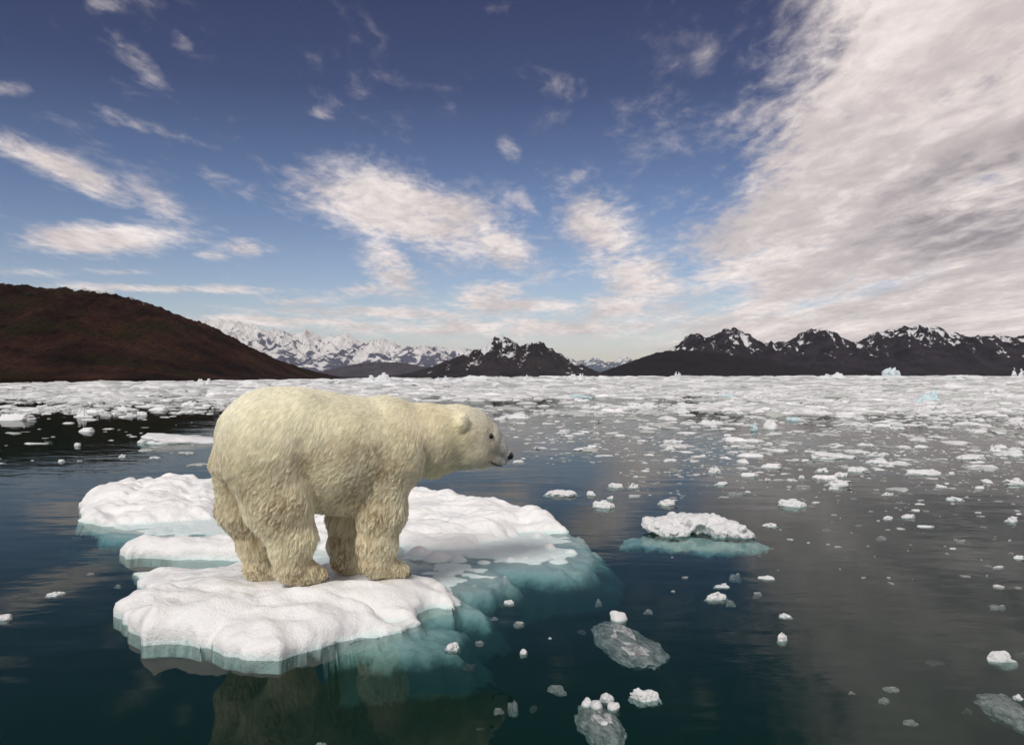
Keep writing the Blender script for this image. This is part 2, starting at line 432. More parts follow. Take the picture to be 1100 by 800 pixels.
mountain('mountain', 3000, [(395, 407), (430, 402), (455, 396), (478, 388), (498, 381), (515, 374), (528, 364), (538, 360), (549, 364), (560, 372), (569, 368), (577, 364), (588, 371), (602, 381), (622, 390), (645, 400), (665, 407)], 420,
         mat_rock('peak_rock', (0.020, 0.017, 0.022), (0.042, 0.034, 0.037), feat=60.0), nu=520, nv=120, rug=0.4, fscale=120, seed=41, jag=1.3,
         snow_fn=lambda U, V, z, s, g: 0.18+0.40*z-0.22*(g-0.8)+0*s)
far_prof = [(180, 352), (215, 350), (235, 348), (250, 350), (268, 352), (285, 360), (300, 359), (318, 363), (335, 360), (350, 370), (372, 362), (385, 373), (400, 372), (415, 369), (430, 378), (455, 376), (480, 378), (500, 380), (530, 384), (560, 386), (600, 388), (640, 398), (660, 406)]
far_prof = [(a, b-5*(b < 395)) for a, b in far_prof]
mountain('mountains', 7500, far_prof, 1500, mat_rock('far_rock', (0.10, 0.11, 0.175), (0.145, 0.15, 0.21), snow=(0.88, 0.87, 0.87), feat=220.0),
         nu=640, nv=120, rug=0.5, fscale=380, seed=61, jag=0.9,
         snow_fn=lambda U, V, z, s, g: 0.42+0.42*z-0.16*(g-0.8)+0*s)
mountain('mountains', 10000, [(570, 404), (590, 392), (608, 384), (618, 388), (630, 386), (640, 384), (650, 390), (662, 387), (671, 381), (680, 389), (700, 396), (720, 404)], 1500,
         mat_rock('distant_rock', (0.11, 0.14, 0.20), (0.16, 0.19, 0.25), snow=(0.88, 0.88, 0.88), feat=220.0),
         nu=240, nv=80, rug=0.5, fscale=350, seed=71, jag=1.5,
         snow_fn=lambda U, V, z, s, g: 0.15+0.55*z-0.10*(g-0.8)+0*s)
mountain('hill', 3300, [(600, 407), (640, 401), (660, 394), (685, 385), (705, 378), (730, 375), (765, 377), (800, 383), (850, 392), (900, 398), (960, 403), (1000, 407)], 420,
         mat_rock('dark_foreland', (0.009, 0.0065, 0.009), (0.015, 0.011, 0.014), feat=80.0), nu=420, nv=80, rug=0.25, fscale=140, seed=81, jag=0.6)
right_prof = [(655, 398), (690, 384), (715, 377), (733, 367), (742, 359), (750, 357), (757, 363), (768, 359), (778, 354), (788, 351), (797, 356), (808, 365), (830, 368), (850, 366), (862, 355), (872, 352), (884, 354), (893, 360), (905, 362), (918, 369), (932, 362), (945, 355), (962, 353), (975, 349), (990, 350), (1003, 349), (1015, 355), (1028, 358), (1045, 362), (1065, 360), (1090, 362), (1115, 357), (1160, 350), (1220, 356), (1300, 372), (1380, 395), (1420, 405)]
mountain('mountains', 4200, right_prof, 750, mat_rock('dark_range_rock', (0.007, 0.0055, 0.010), (0.034, 0.025, 0.034), feat=90.0),
         nu=1000, nv=170, rug=0.42, fscale=210, seed=91, jag=0.75,
         snow_fn=lambda U, V, z, s, g: 0.25+0.34*np.clip((z-0.20)*1.3, 0, 1)+0.24*(0.8-g)-0.35*np.clip((0.38-z)/0.15, 0, 1)+0.08*(U < 740)*(z > 0.5))

# ------------------------------------------------------------------ haze
def make_haze():
    x0, x1, y0, y1, z0, z1 = -14500, 14500, -3400, 20500, -4.0, 560.0
    V = [(x, y, z) for z in (z0, z1) for x, y in ((x0, y0), (x1, y0), (x1, y1), (x0, y1))]
    Fc = [(3, 2, 1, 0), (4, 5, 6, 7), (0, 1, 5, 4), (1, 2, 6, 5), (2, 3, 7, 6), (3, 0, 4, 7)]
    m, N = material('haze_air')
    pv = N.new('ShaderNodeVolumePrincipled'); pv.inputs['Color'].default_value = (0.86, 0.92, 1.0, 1)
    pv.inputs['Density'].default_value = 1.7e-5; pv.inputs['Anisotropy'].default_value = 0.2
    N.l.new(pv.outputs[0], N.out.inputs['Volume'])
    o = link('haze', mesh_np('haze', V, Fc, False), m); tag(o, kind='stuff')
make_haze()

# ------------------------------------------------------------------ the floe under the bear
FOOT = {}     # filled here: where the paws stand (x, y, z)
YAW = math.radians(28); BD = 6.6
BH = np.array([math.cos(YAW), math.sin(YAW), 0.0]); BN = np.array([math.sin(YAW), -math.cos(YAW), 0.0])   # heading, towards-camera side
BQ = np.array([(390-550)/F*BD, BD, 0.0])
def bear_direct(px, py, off):
    r = np.array([(px-550)/F, 1.0, (HZ-py)/F])
    A = BQ+BN*off
    t = (A[:2]@BN[:2])/(r[:2]@BN[:2])
    return np.array([0, 0, HC])+r*t, t
def bear_mid(px, py, off):
    p, t = bear_direct(px, py, 0.0)
    return p+BN*off, t
paws = [(415, 621.5, .21), (325, 627, .22), (376, 617, -.19), (279, 624, -.20)]
for i, (a, b, c) in enumerate(paws): FOOT[i] = bear_direct(a, b, c)[0]

def seg_poly_sd(x, y, poly):
    """signed distance, positive inside"""
    P = np.array(poly); n = len(P)
    d2 = np.full(x.shape, 1e9); ins = np.zeros(x.shape, bool)
    for i in range(n):
        a, b = P[i], P[(i+1) % n]
        e = b-a; wx, wy = x-a[0], y-a[1]
        t = np.clip((wx*e[0]+wy*e[1])/(e@e), 0, 1)
        d2 = np.minimum(d2, (wx-e[0]*t)**2+(wy-e[1]*t)**2)
        c = ((a[1] <= y) & (b[1] > y)) | ((b[1] <= y) & (a[1] > y))
        xi = a[0]+(y-a[1])*e[0]/(e[1] if abs(e[1]) > 1e-9 else 1e-9)
        ins ^= c & (x < xi)
    return np.where(ins, 1, -1)*np.sqrt(d2)

FLOE = mat_snow_ice()
def make_floe():
    hs = 0.021
    xs = np.arange(-5.9, 1.45, hs); ysr = np.arange(4.35, 14.6, hs)
    X, Y = np.meshgrid(xs, ysr, indexing='ij')
    wx = X+0.07*fbm(X*3.2, Y*3.2, octv=3, seed=15)+0.09*fbm(X*1.6, Y*1.6, octv=3, seed=5)+0.03*fbm(X*7, Y*7, octv=2, seed=6)
    wy = Y+0.14*fbm(X*1.6, Y*1.6, octv=3, seed=8)+0.03*fbm(X*7, Y*7, octv=2, seed=9)
    lobes = [
        # polygon in photo pixels on the waterline, plateau height, edge width
        ([(124, 664), (142, 676), (155, 690), (192, 687), (228, 692), (252, 702), (296, 707), (336, 700), (382, 688), (440, 675), (458, 669), (452, 655), (470, 652), (500, 655), (506, 646), (486, 634), (478, 626), (450, 625), (400, 619), (330, 617), (270, 617), (200, 617), (142, 616), (150, 628), (178, 640), (205, 647), (168, 651), (146, 653)], .235, .11),
        ([(124, 595), (134, 600), (165, 600), (215, 601), (265, 601), (300, 600), (300, 592), (240, 589), (160, 589)], .15, .09),
        ([(80, 551), (95, 561), (108, 566), (136, 563), (185, 561), (228, 560), (240, 545), (250, 530), (175, 526), (118, 531), (90, 537)], .20, .20),
        ([(230, 560), (300, 572), (360, 585), (440, 588), (500, 592), (520, 586), (552, 580), (560, 573), (602, 572), (604, 564), (585, 558), (530, 548), (450, 535), (350, 530), (235, 528)], .16, .16),
    ]
    shelves = [
        ([(430, 566), (600, 566), (632, 584), (648, 598), (618, 607), (560, 612), (500, 603), (430, 606)], .035),
        ([(420, 594), (510, 598), (538, 622), (506, 634), (518, 648), (492, 648), (470, 642), (436, 620)], .035),
        ([(440, 640), (498, 658), (500, 670), (478, 681), (440, 686), (408, 690), (404, 678)], -.03),
        ([(92, 553), (112, 572), (215, 580), (160, 594), (275, 612), (450, 620), (440, 560), (228, 550)], .03),
    ]
    h = np.full(X.shape, -0.9); lsd = np.full(X.shape, -9.0)
    detail = 0.045*fbm(X*1.1, Y*2.2, octv=4, seed=21)+0.024*fbm(X*4.5, Y*5.5, octv=3, seed=22)+0.007*fbm(X*13, Y*13, octv=2, seed=23)
    # wind- and melt-carved ridges, long along x
    rid = fbm(X*0.55+0.25*Y, Y*1.9, octv=3, seed=31, ridged=True)
    detail = detail+0.06*(rid-0.7)
    def crease(pts, dep, wid):
        g_ = [ground(a, b, .15) for a, b in pts]; d2 = np.full(X.shape, 1e9)
        for a, b in zip(g_[:-1], g_[1:]):
            ex, ey = b[0]-a[0], b[1]-a[1]; t = np.clip(((wx-a[0])*ex+(wy-a[1])*ey)/(ex*ex+ey*ey), 0, 1)
            d2 = np.minimum(d2, (wx-a[0]-ex*t)**2+(wy-a[1]-ey*t)**2)
        return dep*np.exp(-d2/wid**2)
    for c_ in (([(140, 644), (200, 650), (250, 642), (310, 636), (380, 640), (440, 650), (480, 652)], -.10, .10), ([(150, 654), (215, 657), (280, 648), (350, 648), (430, 660)], .05, .09),
               ([(145, 612), (175, 622), (215, 632)], -.07, .08), ([(90, 540), (140, 545), (190, 535), (230, 540)], -.06, .12), ([(110, 560), (150, 530), (170, 516)], -.06, .10),
               ([(190, 556), (205, 530), (215, 520)], -.06, .12), ([(430, 552), (500, 560), (560, 556)], -.09, .13), ([(440, 572), (490, 574), (545, 566)], .05, .12), ([(460, 530), (520, 545), (590, 552)], .05, .12),
               ([(330, 560), (380, 566), (440, 560)], -.07, .14), ([(440, 585), (470, 580), (500, 586)], -.06, .08)):
        detail = detail+crease(*c_)
    for k, (pp, H, w) in enumerate(lobes):
        sd = seg_poly_sd(wx, wy, [ground(a, b) for a, b in pp])
        lsd = np.maximum(lsd, sd); t = np.clip((sd+0.02)/w, 0, None)
        if k == 0: H = np.interp(Y, [5.2, 5.9, 6.5, 7.2], [.20, .195, .17, .09])*np.interp(X, [-2.3, -1.3, -0.45], [1.05, .9, .45])
        up = H*(1-np.exp(-t*1.5))*1.06+detail*np.clip(sd/0.25, 0, 1)
        if k == 2:      # hummock at the left end
            up += 0.10*np.exp(-(((X+4.6)/1.0)**2+((Y-11.8)/0.9)**2))*np.clip(sd/0.3, 0, 1)
        if k == 3:
            up += 0.06*np.exp(-(((X+1.2)/1.3)**2+((Y-11.2)/0.8)**2))*np.clip(sd/0.3, 0, 1)
        dn = -0.03+np.clip(sd, -1, 0)*12
        lo = np.where(sd > -0.02, up-0.02, dn)
        h = np.maximum(h, lo)
    hshelf = np.full(X.shape, -0.9)
    sub = 0.05*fbm(X*1.7, Y*1.7, octv=4, seed=41)+0.03*fbm(X*8, Y*8, octv=3, seed=42)
    for ks, (pp, zt) in enumerate(shelves):
        sd = seg_poly_sd(wx+0.08*fbm(X*4, Y*4, octv=3, seed=51), wy+0.08*fbm(X*4, Y*4, octv=3, seed=52), [ground(a, b) for a, b in pp])
        lo = np.where(sd > 0, zt-0.075*np.exp(-sd*3.5)+sub*0.5, zt-0.075+sd*1.25+sub*1.3)
        lo = np.where(lo > 0.012, 0.012+0.35*(lo-0.012), lo); h = np.maximum(h, lo); hshelf = np.maximum(hshelf, lo)
    # rounded lumps poking from the melt water at the right
    for (a, b, r, zt) in [(578, 578, .11, .06), (590, 590, .10, .06), (613, 594, .12, .04), (565, 601, .10, .03), (548, 602, .10, .03), (600, 603, .17, .03), (535, 597, .09, .02),
                          (520, 604, .14, .02), (470, 600, .18, .06), (450, 596, .15, .08), (492, 602, .14, .04), (470, 640, .10, .10), (480, 646, .09, .06), (345, 580, .16, .10), (352, 590, .14, .08), (340, 566, .2, .14)]:
        cx, cy_ = ground(a, b)
        d = np.sqrt((X-cx)**2+((Y-cy_)/1.2)**2)/r
        h = np.maximum(h, zt-0.10*np.clip(d*(1+2.5*sub), 0, 3)**2+0.25*sub)
    # trampled level where the bear stands
    pts = np.array([FOOT[i] for i in range(4)])
    A = np.c_[pts[:, :2], np.ones(4)]; co = np.linalg.lstsq(A, pts[:, 2], rcond=None)[0]
    plane = co[0]*X+co[1]*Y+co[2]
    for p in pts:
        d = np.sqrt((X-p[0]-.05)**2+(Y-p[1]-.02)**2)
        wgt = np.exp(-(d/0.27)**4)
        h = h*(1-wgt)+(p[2]+0.012+0.15*detail)*wgt
    ctr = pts.mean(0); s1 = (X-ctr[0])*BH[0]+(Y-ctr[1])*BH[1]; s2 = (X-ctr[0])*BN[0]+(Y-ctr[1])*BN[1]
    wgt = np.exp(-(np.abs(s1)/0.85)**4-(np.abs(s2-.05)/0.42)**4)*0.85
    h = np.where(wgt > 0.01, h*(1-wgt)+np.minimum(plane+0.3*detail, np.maximum(h, plane-0.03+0.3*detail))*wgt, h)
    # undercut edges: slide the steep band inwards near the waterline
    gx, gy = np.gradient(h, hs); gm = np.sqrt(gx**2+gy**2)+1e-6
    band = np.exp(-((h-0.00)/0.045)**2)*np.clip((gm-0.7)/1.0, 0, 1)*0.03
    lip = np.exp(-((h-0.13)/0.05)**2)*np.clip((gm-0.7)/1.0, 0, 1)*0.02
    Xd = X+(gx/gm)*(band-lip); Yd = Y+(gy/gm)*(band-lip)
    keep = h > np.where((hshelf > -0.5) & ~((lsd > -0.15) & (hshelf < -0.13) & (X < -1.25)), -0.36, -0.06)
    nx, ny = X.shape
    fc = grid_faces(nx, ny)
    fk = keep.ravel()[fc].all(1); fc = fc[fk]
    top = np.stack([Xd, Yd, h], -1).reshape(-1, 3); 
    dist = np.where(keep, 9.0, 0.0)
    for _ in range(60):
        e = dist.copy()
        e[1:] = np.minimum(e[1:], dist[:-1]+hs); e[:-1] = np.minimum(e[:-1], dist[1:]+hs); e[:, 1:] = np.minimum(e[:, 1:], dist[:, :-1]+hs); e[:, :-1] = np.minimum(e[:, :-1], dist[:, 1:]+hs)
        dist = e
    bot = np.stack([Xd, Yd, np.minimum(h-0.01, -0.07)-0.22*np.minimum(dist, 1.2)], -1).reshape(-1, 3)
    used = np.unique(fc); mp = np.full(nx*ny, -1); mp[used] = np.arange(len(used))
    ft = mp[fc]; nb = len(used)
    ed = np.concatenate([ft[:, [0, 1]], ft[:, [1, 2]], ft[:, [2, 3]], ft[:, [3, 0]]])
    key = np.sort(ed, 1); uq, inv, cn = np.unique(key, axis=0, return_inverse=True, return_counts=True)
    be = ed[cn[inv.ravel()] == 1]
    side = np.stack([be[:, 1], be[:, 0], be[:, 0]+nb, be[:, 1]+nb], 1)
    me = mesh_np('ice_floe', np.concatenate([top[used], bot[used]]), np.concatenate([ft, ft[:, ::-1]+nb, side]))
    o = link('ice_floe', me, FLOE)
    tag(o, 'large white melting ice floe with turquoise edges under the polar bear', 'ice floe')
make_floe()

# ------------------------------------------------------------------ polar bear
def make_bear():
    root = bpy.data.objects.new('polar_bear', None); COL.objects.link(root)
    base = np.array([FOOT[i] for i in range(4)]).mean(0)
    root.location = base
    tag(root, 'cream furred polar bear standing on the large ice floe facing right', 'polar bear')
    prims = []      # (A, rA, B, rB, k)
    def ch(fn, pts, k=0.06):
        P = []
        for (a, b, r, o) in pts:
            p, t = fn(a, b, o); P.append((p, r*t/F))
        if len(P) == 1: P = P*2
        for i in range(len(P)-1): prims.append((P[i][0], P[i][1], P[i+1][0], P[i+1][1], k))
    for sgn in (1, -1):
        ch(bear_mid, [(283, 470, 46, .12*sgn), (315, 464, 43, .12*sgn), (352, 482, 50, .13*sgn), (400, 486, 45, .12*sgn)], .10)
        ch(bear_mid, [(412, 485, 38, .13*sgn)], .08)
    ch(bear_mid, [(292, 462, 45, 0), (340, 468, 45, 0), (400, 466, 39, 0)], .08)
    ch(bear_mid, [(330, 502, 46, 0), (380, 500, 48, 0), (412, 490, 40, 0)], .08)
    ch(bear_mid, [(416, 457, 30, 0.03), (416, 457, 30, -0.03)], .08)
    ch(bear_mid, [(415, 470, 40, 0), (455, 469, 34, 0), (486, 466, 31, 0)], .07)
    ch(bear_mid, [(430, 487, 25, 0), (470, 487, 20, 0), (500, 485, 17, 0)], .06)
    # head
    ch(bear_mid, [(495, 463, 27.5, .03), (495, 463, 27.5, -.03)], .05)
    ch(bear_mid, [(508, 464, 23, 0.02), (519, 469, 18, 0.015)], .05); ch(bear_mid, [(508, 464, 23, -0.02), (519, 469, 18, -0.015)], .05)
    ch(bear_mid, [(502, 479, 19, .07)], .05); ch(bear_mid, [(502, 479, 19, -.07)], .05)
    ch(bear_mid, [(518, 472, 17, .0), (532, 477.5, 12.5, 0), (542, 486.5, 7.8, 0)], .03)
    ch(bear_mid, [(508, 487, 15, 0), (520, 490, 11, 0), (530, 491.5, 8.0, 0), (539, 495, 5.0, 0)], .025)
    for sgn in (1, -1):   # ears
        ch(bear_mid, [(483, 459, 5.5, .205*sgn), (483.5, 452, 6.6, .238*sgn), (484.5, 448, 5.6, .250*sgn)], .012)
    # legs
    D = bear_direct
    ch(D, [(410, 498, 35, .20), (409, 545, 26, .21), (406, 578, 19.5, .21), (404, 601, 17.5, .21)], .05)
    ch(D, [(404, 606, 14, .21), (418, 610, 11.5, .21), (430, 612.5, 9, .21)], .03)
    ch(D, [(385, 508, 30, -.18), (374, 552, 20, -.19), (370, 582, 15.5, -.19), (369, 600, 14, -.19)], .05)
    ch(D, [(370, 604, 12, -.19), (384, 608, 9.5, -.19), (394, 609.5, 7.5, -.19)], .03)
    ch(D, [(287, 492, 46, .16), (299, 535, 36, .20), (312, 572, 24, .22), (313, 600, 20, .22)], .07)
    ch(D, [(311, 610, 16, .22), (326, 613, 14, .22), (341, 617, 9.5, .22)], .03)
    ch(D, [(272, 500, 44, -.14), (265, 540, 29, -.18), (275, 578, 18.5, -.20), (277, 602, 15, -.20)], .06)
    ch(D, [(275, 610, 13.5, -.20), (288, 613, 11.5, -.20), (299, 616, 8.5, -.20)], .03)
    # tail
    ch(bear_mid, [(247, 452, 9, 0), (241, 472, 7, 0)], .04)
    allp = np.array([p[0] for p in prims]+[p[2] for p in prims])
    lo = allp.min(0)-0.5; hi = allp.max(0)+0.5
    # work in a frame aligned with the body: s along heading, o towards camera
    R = np.stack([BH, BN, np.array([0, 0, 1.0])])          # rows
    L = lambda p: (np.asarray(p)-base)@R.T
    pl = np.array([L(p) for p in allp]); lo = pl.min(0)-0.42; hi = pl.max(0)+0.42
    hv = 0.0125
    n = np.ceil((hi-lo)/hv).astype(int)
    Fd = np.full(n, 9.0, np.float32)
    ax = [lo[i]+hv*np.arange(n[i]) for i in range(3)]
    for (A, ra, B, rb, k) in prims:
        a, b = L(A), L(B); m = max(ra, rb)+2.2*k+0.05
        i0 = np.maximum(((np.minimum(a, b)-m-lo)/hv).astype(int), 0); i1 = np.minimum(((np.maximum(a, b)+m-lo)/hv).astype(int)+1, n)
        sl = tuple(slice(i0[i], i1[i]) for i in range(3))
        gx, gy, gz = np.meshgrid(*[ax[i][sl[i]] for i in range(3)], indexing='ij')
        e = b-a; ee = max(e@e, 1e-9)
        t = np.clip(((gx-a[0])*e[0]+(gy-a[1])*e[1]+(gz-a[2])*e[2])/ee, 0, 1)
        d = np.sqrt((gx-a[0]-e[0]*t)**2+(gy-a[1]-e[1]*t)**2+(gz-a[2]-e[2]*t)**2)-(ra+(rb-ra)*t)
        Fd[sl] = smin(Fd[sl], d.astype(np.float32), k)
    # flat soles
    for i in range(4):
        p = L(FOOT[i]); s = (ax[0] > p[0]-.28) & (ax[0] < p[0]+.30); q = np.abs(ax[1]-p[1]) < 0.17
        zc = (p[2]-ax[2])[None, None, :]
        msk = (ax[2] < p[2]+0.10)
        ix = np.ix_(np.where(s)[0], np.where(q)[0], np.where(msk)[0])
        Fd[ix] = np.maximum(Fd[ix], zc[:, :, msk])
    V, Fc = surface_nets(Fd, lo, hv)
    # drop small islands is not needed: one blob
    W = V@R
    me = mesh_np('body', W, Fc)
    nrm = np.zeros(len(V)*3, np.float32); me.vertices.foreach_get('normal', nrm); nrm = nrm.reshape(-1, 3).astype(float)
    s, off, z = V[:, 0], V[:, 1], V[:, 2]
    # landmarks in the local frame
    def loc(a, b, o=0.0, fn=bear_mid): return L(fn(a, b, o)[0])
    nose = loc(546, 490); eyeL = loc(528, 469); skull = loc(495, 463); neck = loc(450, 470); hip = loc(290, 470)
    mouth = loc(533, 496); ears = [loc(485.5, 449, .252), loc(485.5, 449, -.252)]
    def colour(P):
        """fur tint by body region, in the local frame"""
        s, o, z = P[:, 0], P[:, 1], P[:, 2]
        n1 = fbm(s*2.2, o*2.2, z*2.2, 4, seed=3)
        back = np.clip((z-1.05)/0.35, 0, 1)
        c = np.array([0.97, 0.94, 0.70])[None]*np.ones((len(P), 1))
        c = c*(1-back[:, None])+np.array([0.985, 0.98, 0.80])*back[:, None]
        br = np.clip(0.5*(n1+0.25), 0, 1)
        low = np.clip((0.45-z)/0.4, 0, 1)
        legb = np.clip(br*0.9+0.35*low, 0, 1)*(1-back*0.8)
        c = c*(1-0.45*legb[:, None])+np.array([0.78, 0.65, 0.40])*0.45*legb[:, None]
        nk = np.exp(-((s-neck[0])/0.22)**2)*np.clip((z-0.9)/0.3, 0, 1)
        c = c*(1-0.35*nk[:, None])+np.array([0.90, 0.80, 0.56])*0.35*nk[:, None]
        hd = np.clip((s-skull[0]+0.12)/0.2, 0, 1)
        c = c*(1-0.6*hd[:, None])+np.array([0.97, 0.965, 0.84])*0.6*hd[:, None]
        mz = np.clip((s-eyeL[0]+0.04)/0.09, 0, 1)
        c = c*(1-0.85*mz[:, None])+np.array([0.70, 0.74, 0.74])*0.85*mz[:, None]
        dk = np.clip((s-nose[0]+0.05)/0.05, 0, 1)*np.clip((nose[2]+.02-z)/0.05, 0, 1)
        c = c*(1-dk[:, None])+np.array([0.02, 0.02, 0.023])*dk[:, None]
        return c
    attr_col(me, 'tint', colour(V)*0.55)
    m, N = material('bear_skin')
    at = N.new('ShaderNodeAttribute', attribute_name='tint')
    P = N.new('ShaderNodeTexCoord').outputs['Object']
    p = princ(N, at.outputs['Color'], 0.8, 0.2, Normal=bump(N, N.noise(P, 60, 4), 0.01)); N.l.new(p.outputs[0], N.out.inputs[0])
    body = link('body', me, m, root)
    # ---- small dark parts of the face
    def blob(name, centre_l, rad, mat, rot=0.0):
        bm = bmesh.new(); bmesh.ops.create_icosphere(bm, subdivisions=3, radius=1.0)
        v = np.array([q.co[:] for q in bm.verts]); f = np.array([[q.index for q in fa.verts] for fa in bm.faces]); bm.free()
        v = v*np.array(rad); c, s_ = math.cos(rot), math.sin(rot)
        v = np.stack([v[:, 0]*c-v[:, 2]*s_, v[:, 1], v[:, 0]*s_+v[:, 2]*c], 1)+centre_l
        return link(name, mesh_np(name, v@R, f), mat, root)
    mblk, N = material('black_skin')
    P = N.new('ShaderNodeTexCoord').outputs['Object']
    p = princ(N, (0.010, 0.010, 0.012), 0.32, 0.5, Normal=bump(N, N.noise(P, 150, 3), 0.002)); N.l.new(p.outputs[0], N.out.inputs[0])
    meye, N = material('dark_eye')
    p = princ(N, (0.008, 0.006, 0.005), 0.08, 0.6); N.l.new(p.outputs[0], N.out.inputs[0])
    nz = blob('nose', loc(545.2, 488.8), (.050, .066, .044), mblk, -0.5)
    # surface points for the eyes: march outwards in the field
    org = L(np.array([0, 0, HC]))
    def surf(a, b, sgn):
        tgt = loc(a, b); dr = (tgt-org)/np.linalg.norm(tgt-org)
        for k_ in np.arange(4.5, 9.5, 0.004):
            q = org+dr*k_; i = np.round((q-lo)/hv).astype(int)
            if (i < 0).any() or (i >= n).any(): continue
            if Fd[tuple(i)] < 0: return q*np.array([1, sgn, 1])
        return tgt
    def surf_side(a, b, sgn):
        c = loc(a, b)
        for o in np.arange(0.02, 0.30, 0.004):
            q = c+np.array([0, o*sgn, 0]); i = np.round((q-lo)/hv).astype(int)
            if Fd[tuple(i)] > 0: return q
        return c
    eyes = {}
    for sgn in (1, -1):
        q = surf(527, 468.5, sgn)
        eyes[sgn] = q
        e = blob('eye', q+np.array([0, 0.004*sgn, 0]), (.026, .016, .017), meye, -0.25)
        e2 = blob('eyelid', q+np.array([-.004, -0.006*sgn, 0.004]), (.040, .015, .024), mblk, -0.3); e2.parent = e
    mcl = mat_plain('claw_horn', (0.10, 0.09, 0.08), 0.4)
    for i_, (a_, b_, o_, w_) in enumerate(((437.5, 616.5, .21, .055), (348.5, 621.5, .22, .055), (400, 612.5, -.19, .045), (305, 619, -.20, .045))):
        c_ = loc(a_, b_, o_, D)
        for k_ in range(5):
            blob('claw', c_+np.array([.012-.012*abs(k_-2), (k_-2)*w_*.5, -.006]), (.026, .007, .009), mcl, 0.35)
    # mouth line from the corner to the lip under the nose
    path = []
    for sgn in (1, -1):
        bm = bmesh.new(); prev = None
        pts = [surf(a, b, sgn) for a, b in ((527, 495.5), (530, 497.8), (534, 499.3), (539, 499.4), (543, 497.8))]
        for j, q in enumerate(pts):
            ring = []
            rr = (.004, .008, .010, .011, .009)[j]
            for k in range(8):
                an = k*math.pi/4
                ring.append(bm.verts.new(Vector((np.array([q[0], q[1]+0.7*rr*math.cos(an)*1.2, q[2]+rr*math.sin(an)]))@R)))
            if prev:
                for k in range(8): bm.faces.new((prev[k], prev[(k+1) % 8], ring[(k+1) % 8], ring[k]))
            prev = ring
        mm = bpy.data.meshes.new('lip'); bm.to_mesh(mm); bm.free()
        link('lip', mm, mblk, root)
    for sgn in (1, -1):
        q = loc(486.8, 450.8, .272*sgn); blob('inner_ear', q, (.013, .012, .030), mat_plain('ear_skin', (0.09, 0.075, 0.06)), 0.15)
    # ---- fur: strands combed over the body, gathered into tufts
    g = np.random.default_rng(5)
    tri = np.concatenate([Fc[:, [0, 1, 2]], Fc[:, [0, 2, 3]]])
    ar = 0.5*np.linalg.norm(np.cross(V[tri[:, 1]]-V[tri[:, 0]], V[tri[:, 2]]-V[tri[:, 0]]), axis=1)
    NL = nrm@R.T
    def sample(nn):
        f = g.choice(len(tri), nn, p=ar/ar.sum()); a, b = g.random(nn), g.random(nn); sw = a+b > 1; a[sw] = 1-a[sw]; b[sw] = 1-b[sw]
        T = tri[f]
        P = V[T[:, 0]]*(1-a-b)[:, None]+V[T[:, 1]]*a[:, None]+V[T[:, 2]]*b[:, None]
        n_ = NL[T[:, 0]]*(1-a-b)[:, None]+NL[T[:, 1]]*a[:, None]+NL[T[:, 2]]*b[:, None]
        return P, n_/np.linalg.norm(n_, axis=1)[:, None]
    def flow(P, n_):
        s, o, z = P[:, 0], P[:, 1], P[:, 2]
        d = np.zeros_like(P)
        d[:, 0] = -0.55; d[:, 2] = -0.85
        legs = np.clip((0.65-z)/0.3, 0, 1)
        d[:, 0] += legs*0.45
        hd = np.clip((s-neck[0]-0.05)/0.25, 0, 1)
        d[:, 0] -= hd*1.2; d[:, 2] += hd*0.45
        top = np.clip((n_[:, 2]-0.5)/0.4, 0, 1)
        d[:, 0] -= top*0.8
        d[:, 0] += 0.55*fbm(s*2.6, o*2.6, z*2.6, 2, seed=71); d[:, 2] += 0.40*fbm(s*2.6, o*2.6, z*2.6, 2, seed=72)
        d[:, 1] += 0.3*fbm(s*2.6, o*2.6, z*2.6, 2, seed=73)
        d -= (d*n_).sum(1)[:, None]*n_
        return d/np.maximum(np.linalg.norm(d, axis=1), 1e-6)[:, None]
    def length(P):
        s, o, z = P[:, 0], P[:, 1], P[:, 2]
        Lh = 0.072+0*s
        Lh = Lh+0.022*np.clip((0.95-z)/0.4, 0, 1)*np.clip((z-0.12)/0.2, 0, 1)
        Lh *= 1-0.35*np.clip((z-1.15)/0.3, 0, 1)
        hd = np.clip((s-skull[0]+0.14)/0.22, 0, 1); Lh = Lh*(1-0.62*hd)
        thr = np.clip((s-neck[0]+.05)/0.1, 0, 1)*np.clip((skull[2]-0.10-z)/0.06, 0, 1)*np.clip((eyeL[0]-.02-s)/0.06, 0, 1); Lh = Lh+0.035*thr
        mz = np.clip((s-eyeL[0]+0.05)/0.07, 0, 1); Lh = Lh*(1-0.72*mz); nd = np.linalg.norm(P-loc(546, 489), axis=1); Lh = Lh*np.clip((nd-0.055)/0.05, 0.02, 1)
        for s_ in (1, -1): Lh = Lh*np.clip((np.linalg.norm(P-eyes[s_], axis=1)-0.02)/0.05, 0.05, 1)
        Lh *= 1-0.60*np.clip((0.30-z)/0.24, 0, 1)
        for e_ in ears: Lh *= 1-0.72*np.exp(-(((P-e_)**2).sum(1)/0.070**2)**2)
        return Lh
    NS, NG = 380000, 42000
    P, n_ = sample(NS); GP, GN = sample(NG)
    # nearest guide through a hash grid
    from mathutils.kdtree import KDTree
    kd = KDTree(NG)
    for i in range(NG): kd.insert(GP[i], i)
    kd.balance()
    gi = np.array([kd.find(p)[1] for p in P])
    T = flow(P, n_); GT = flow(GP, GN)
    GT = GT+g.normal(0, .15, GT.shape); GT -= (GT*GN).sum(1)[:, None]*GN; GT /= np.linalg.norm(GT, axis=1)[:, None]
    T = T+g.normal(0, .12, T.shape); T -= (T*n_).sum(1)[:, None]*n_; T /= np.linalg.norm(T, axis=1)[:, None]
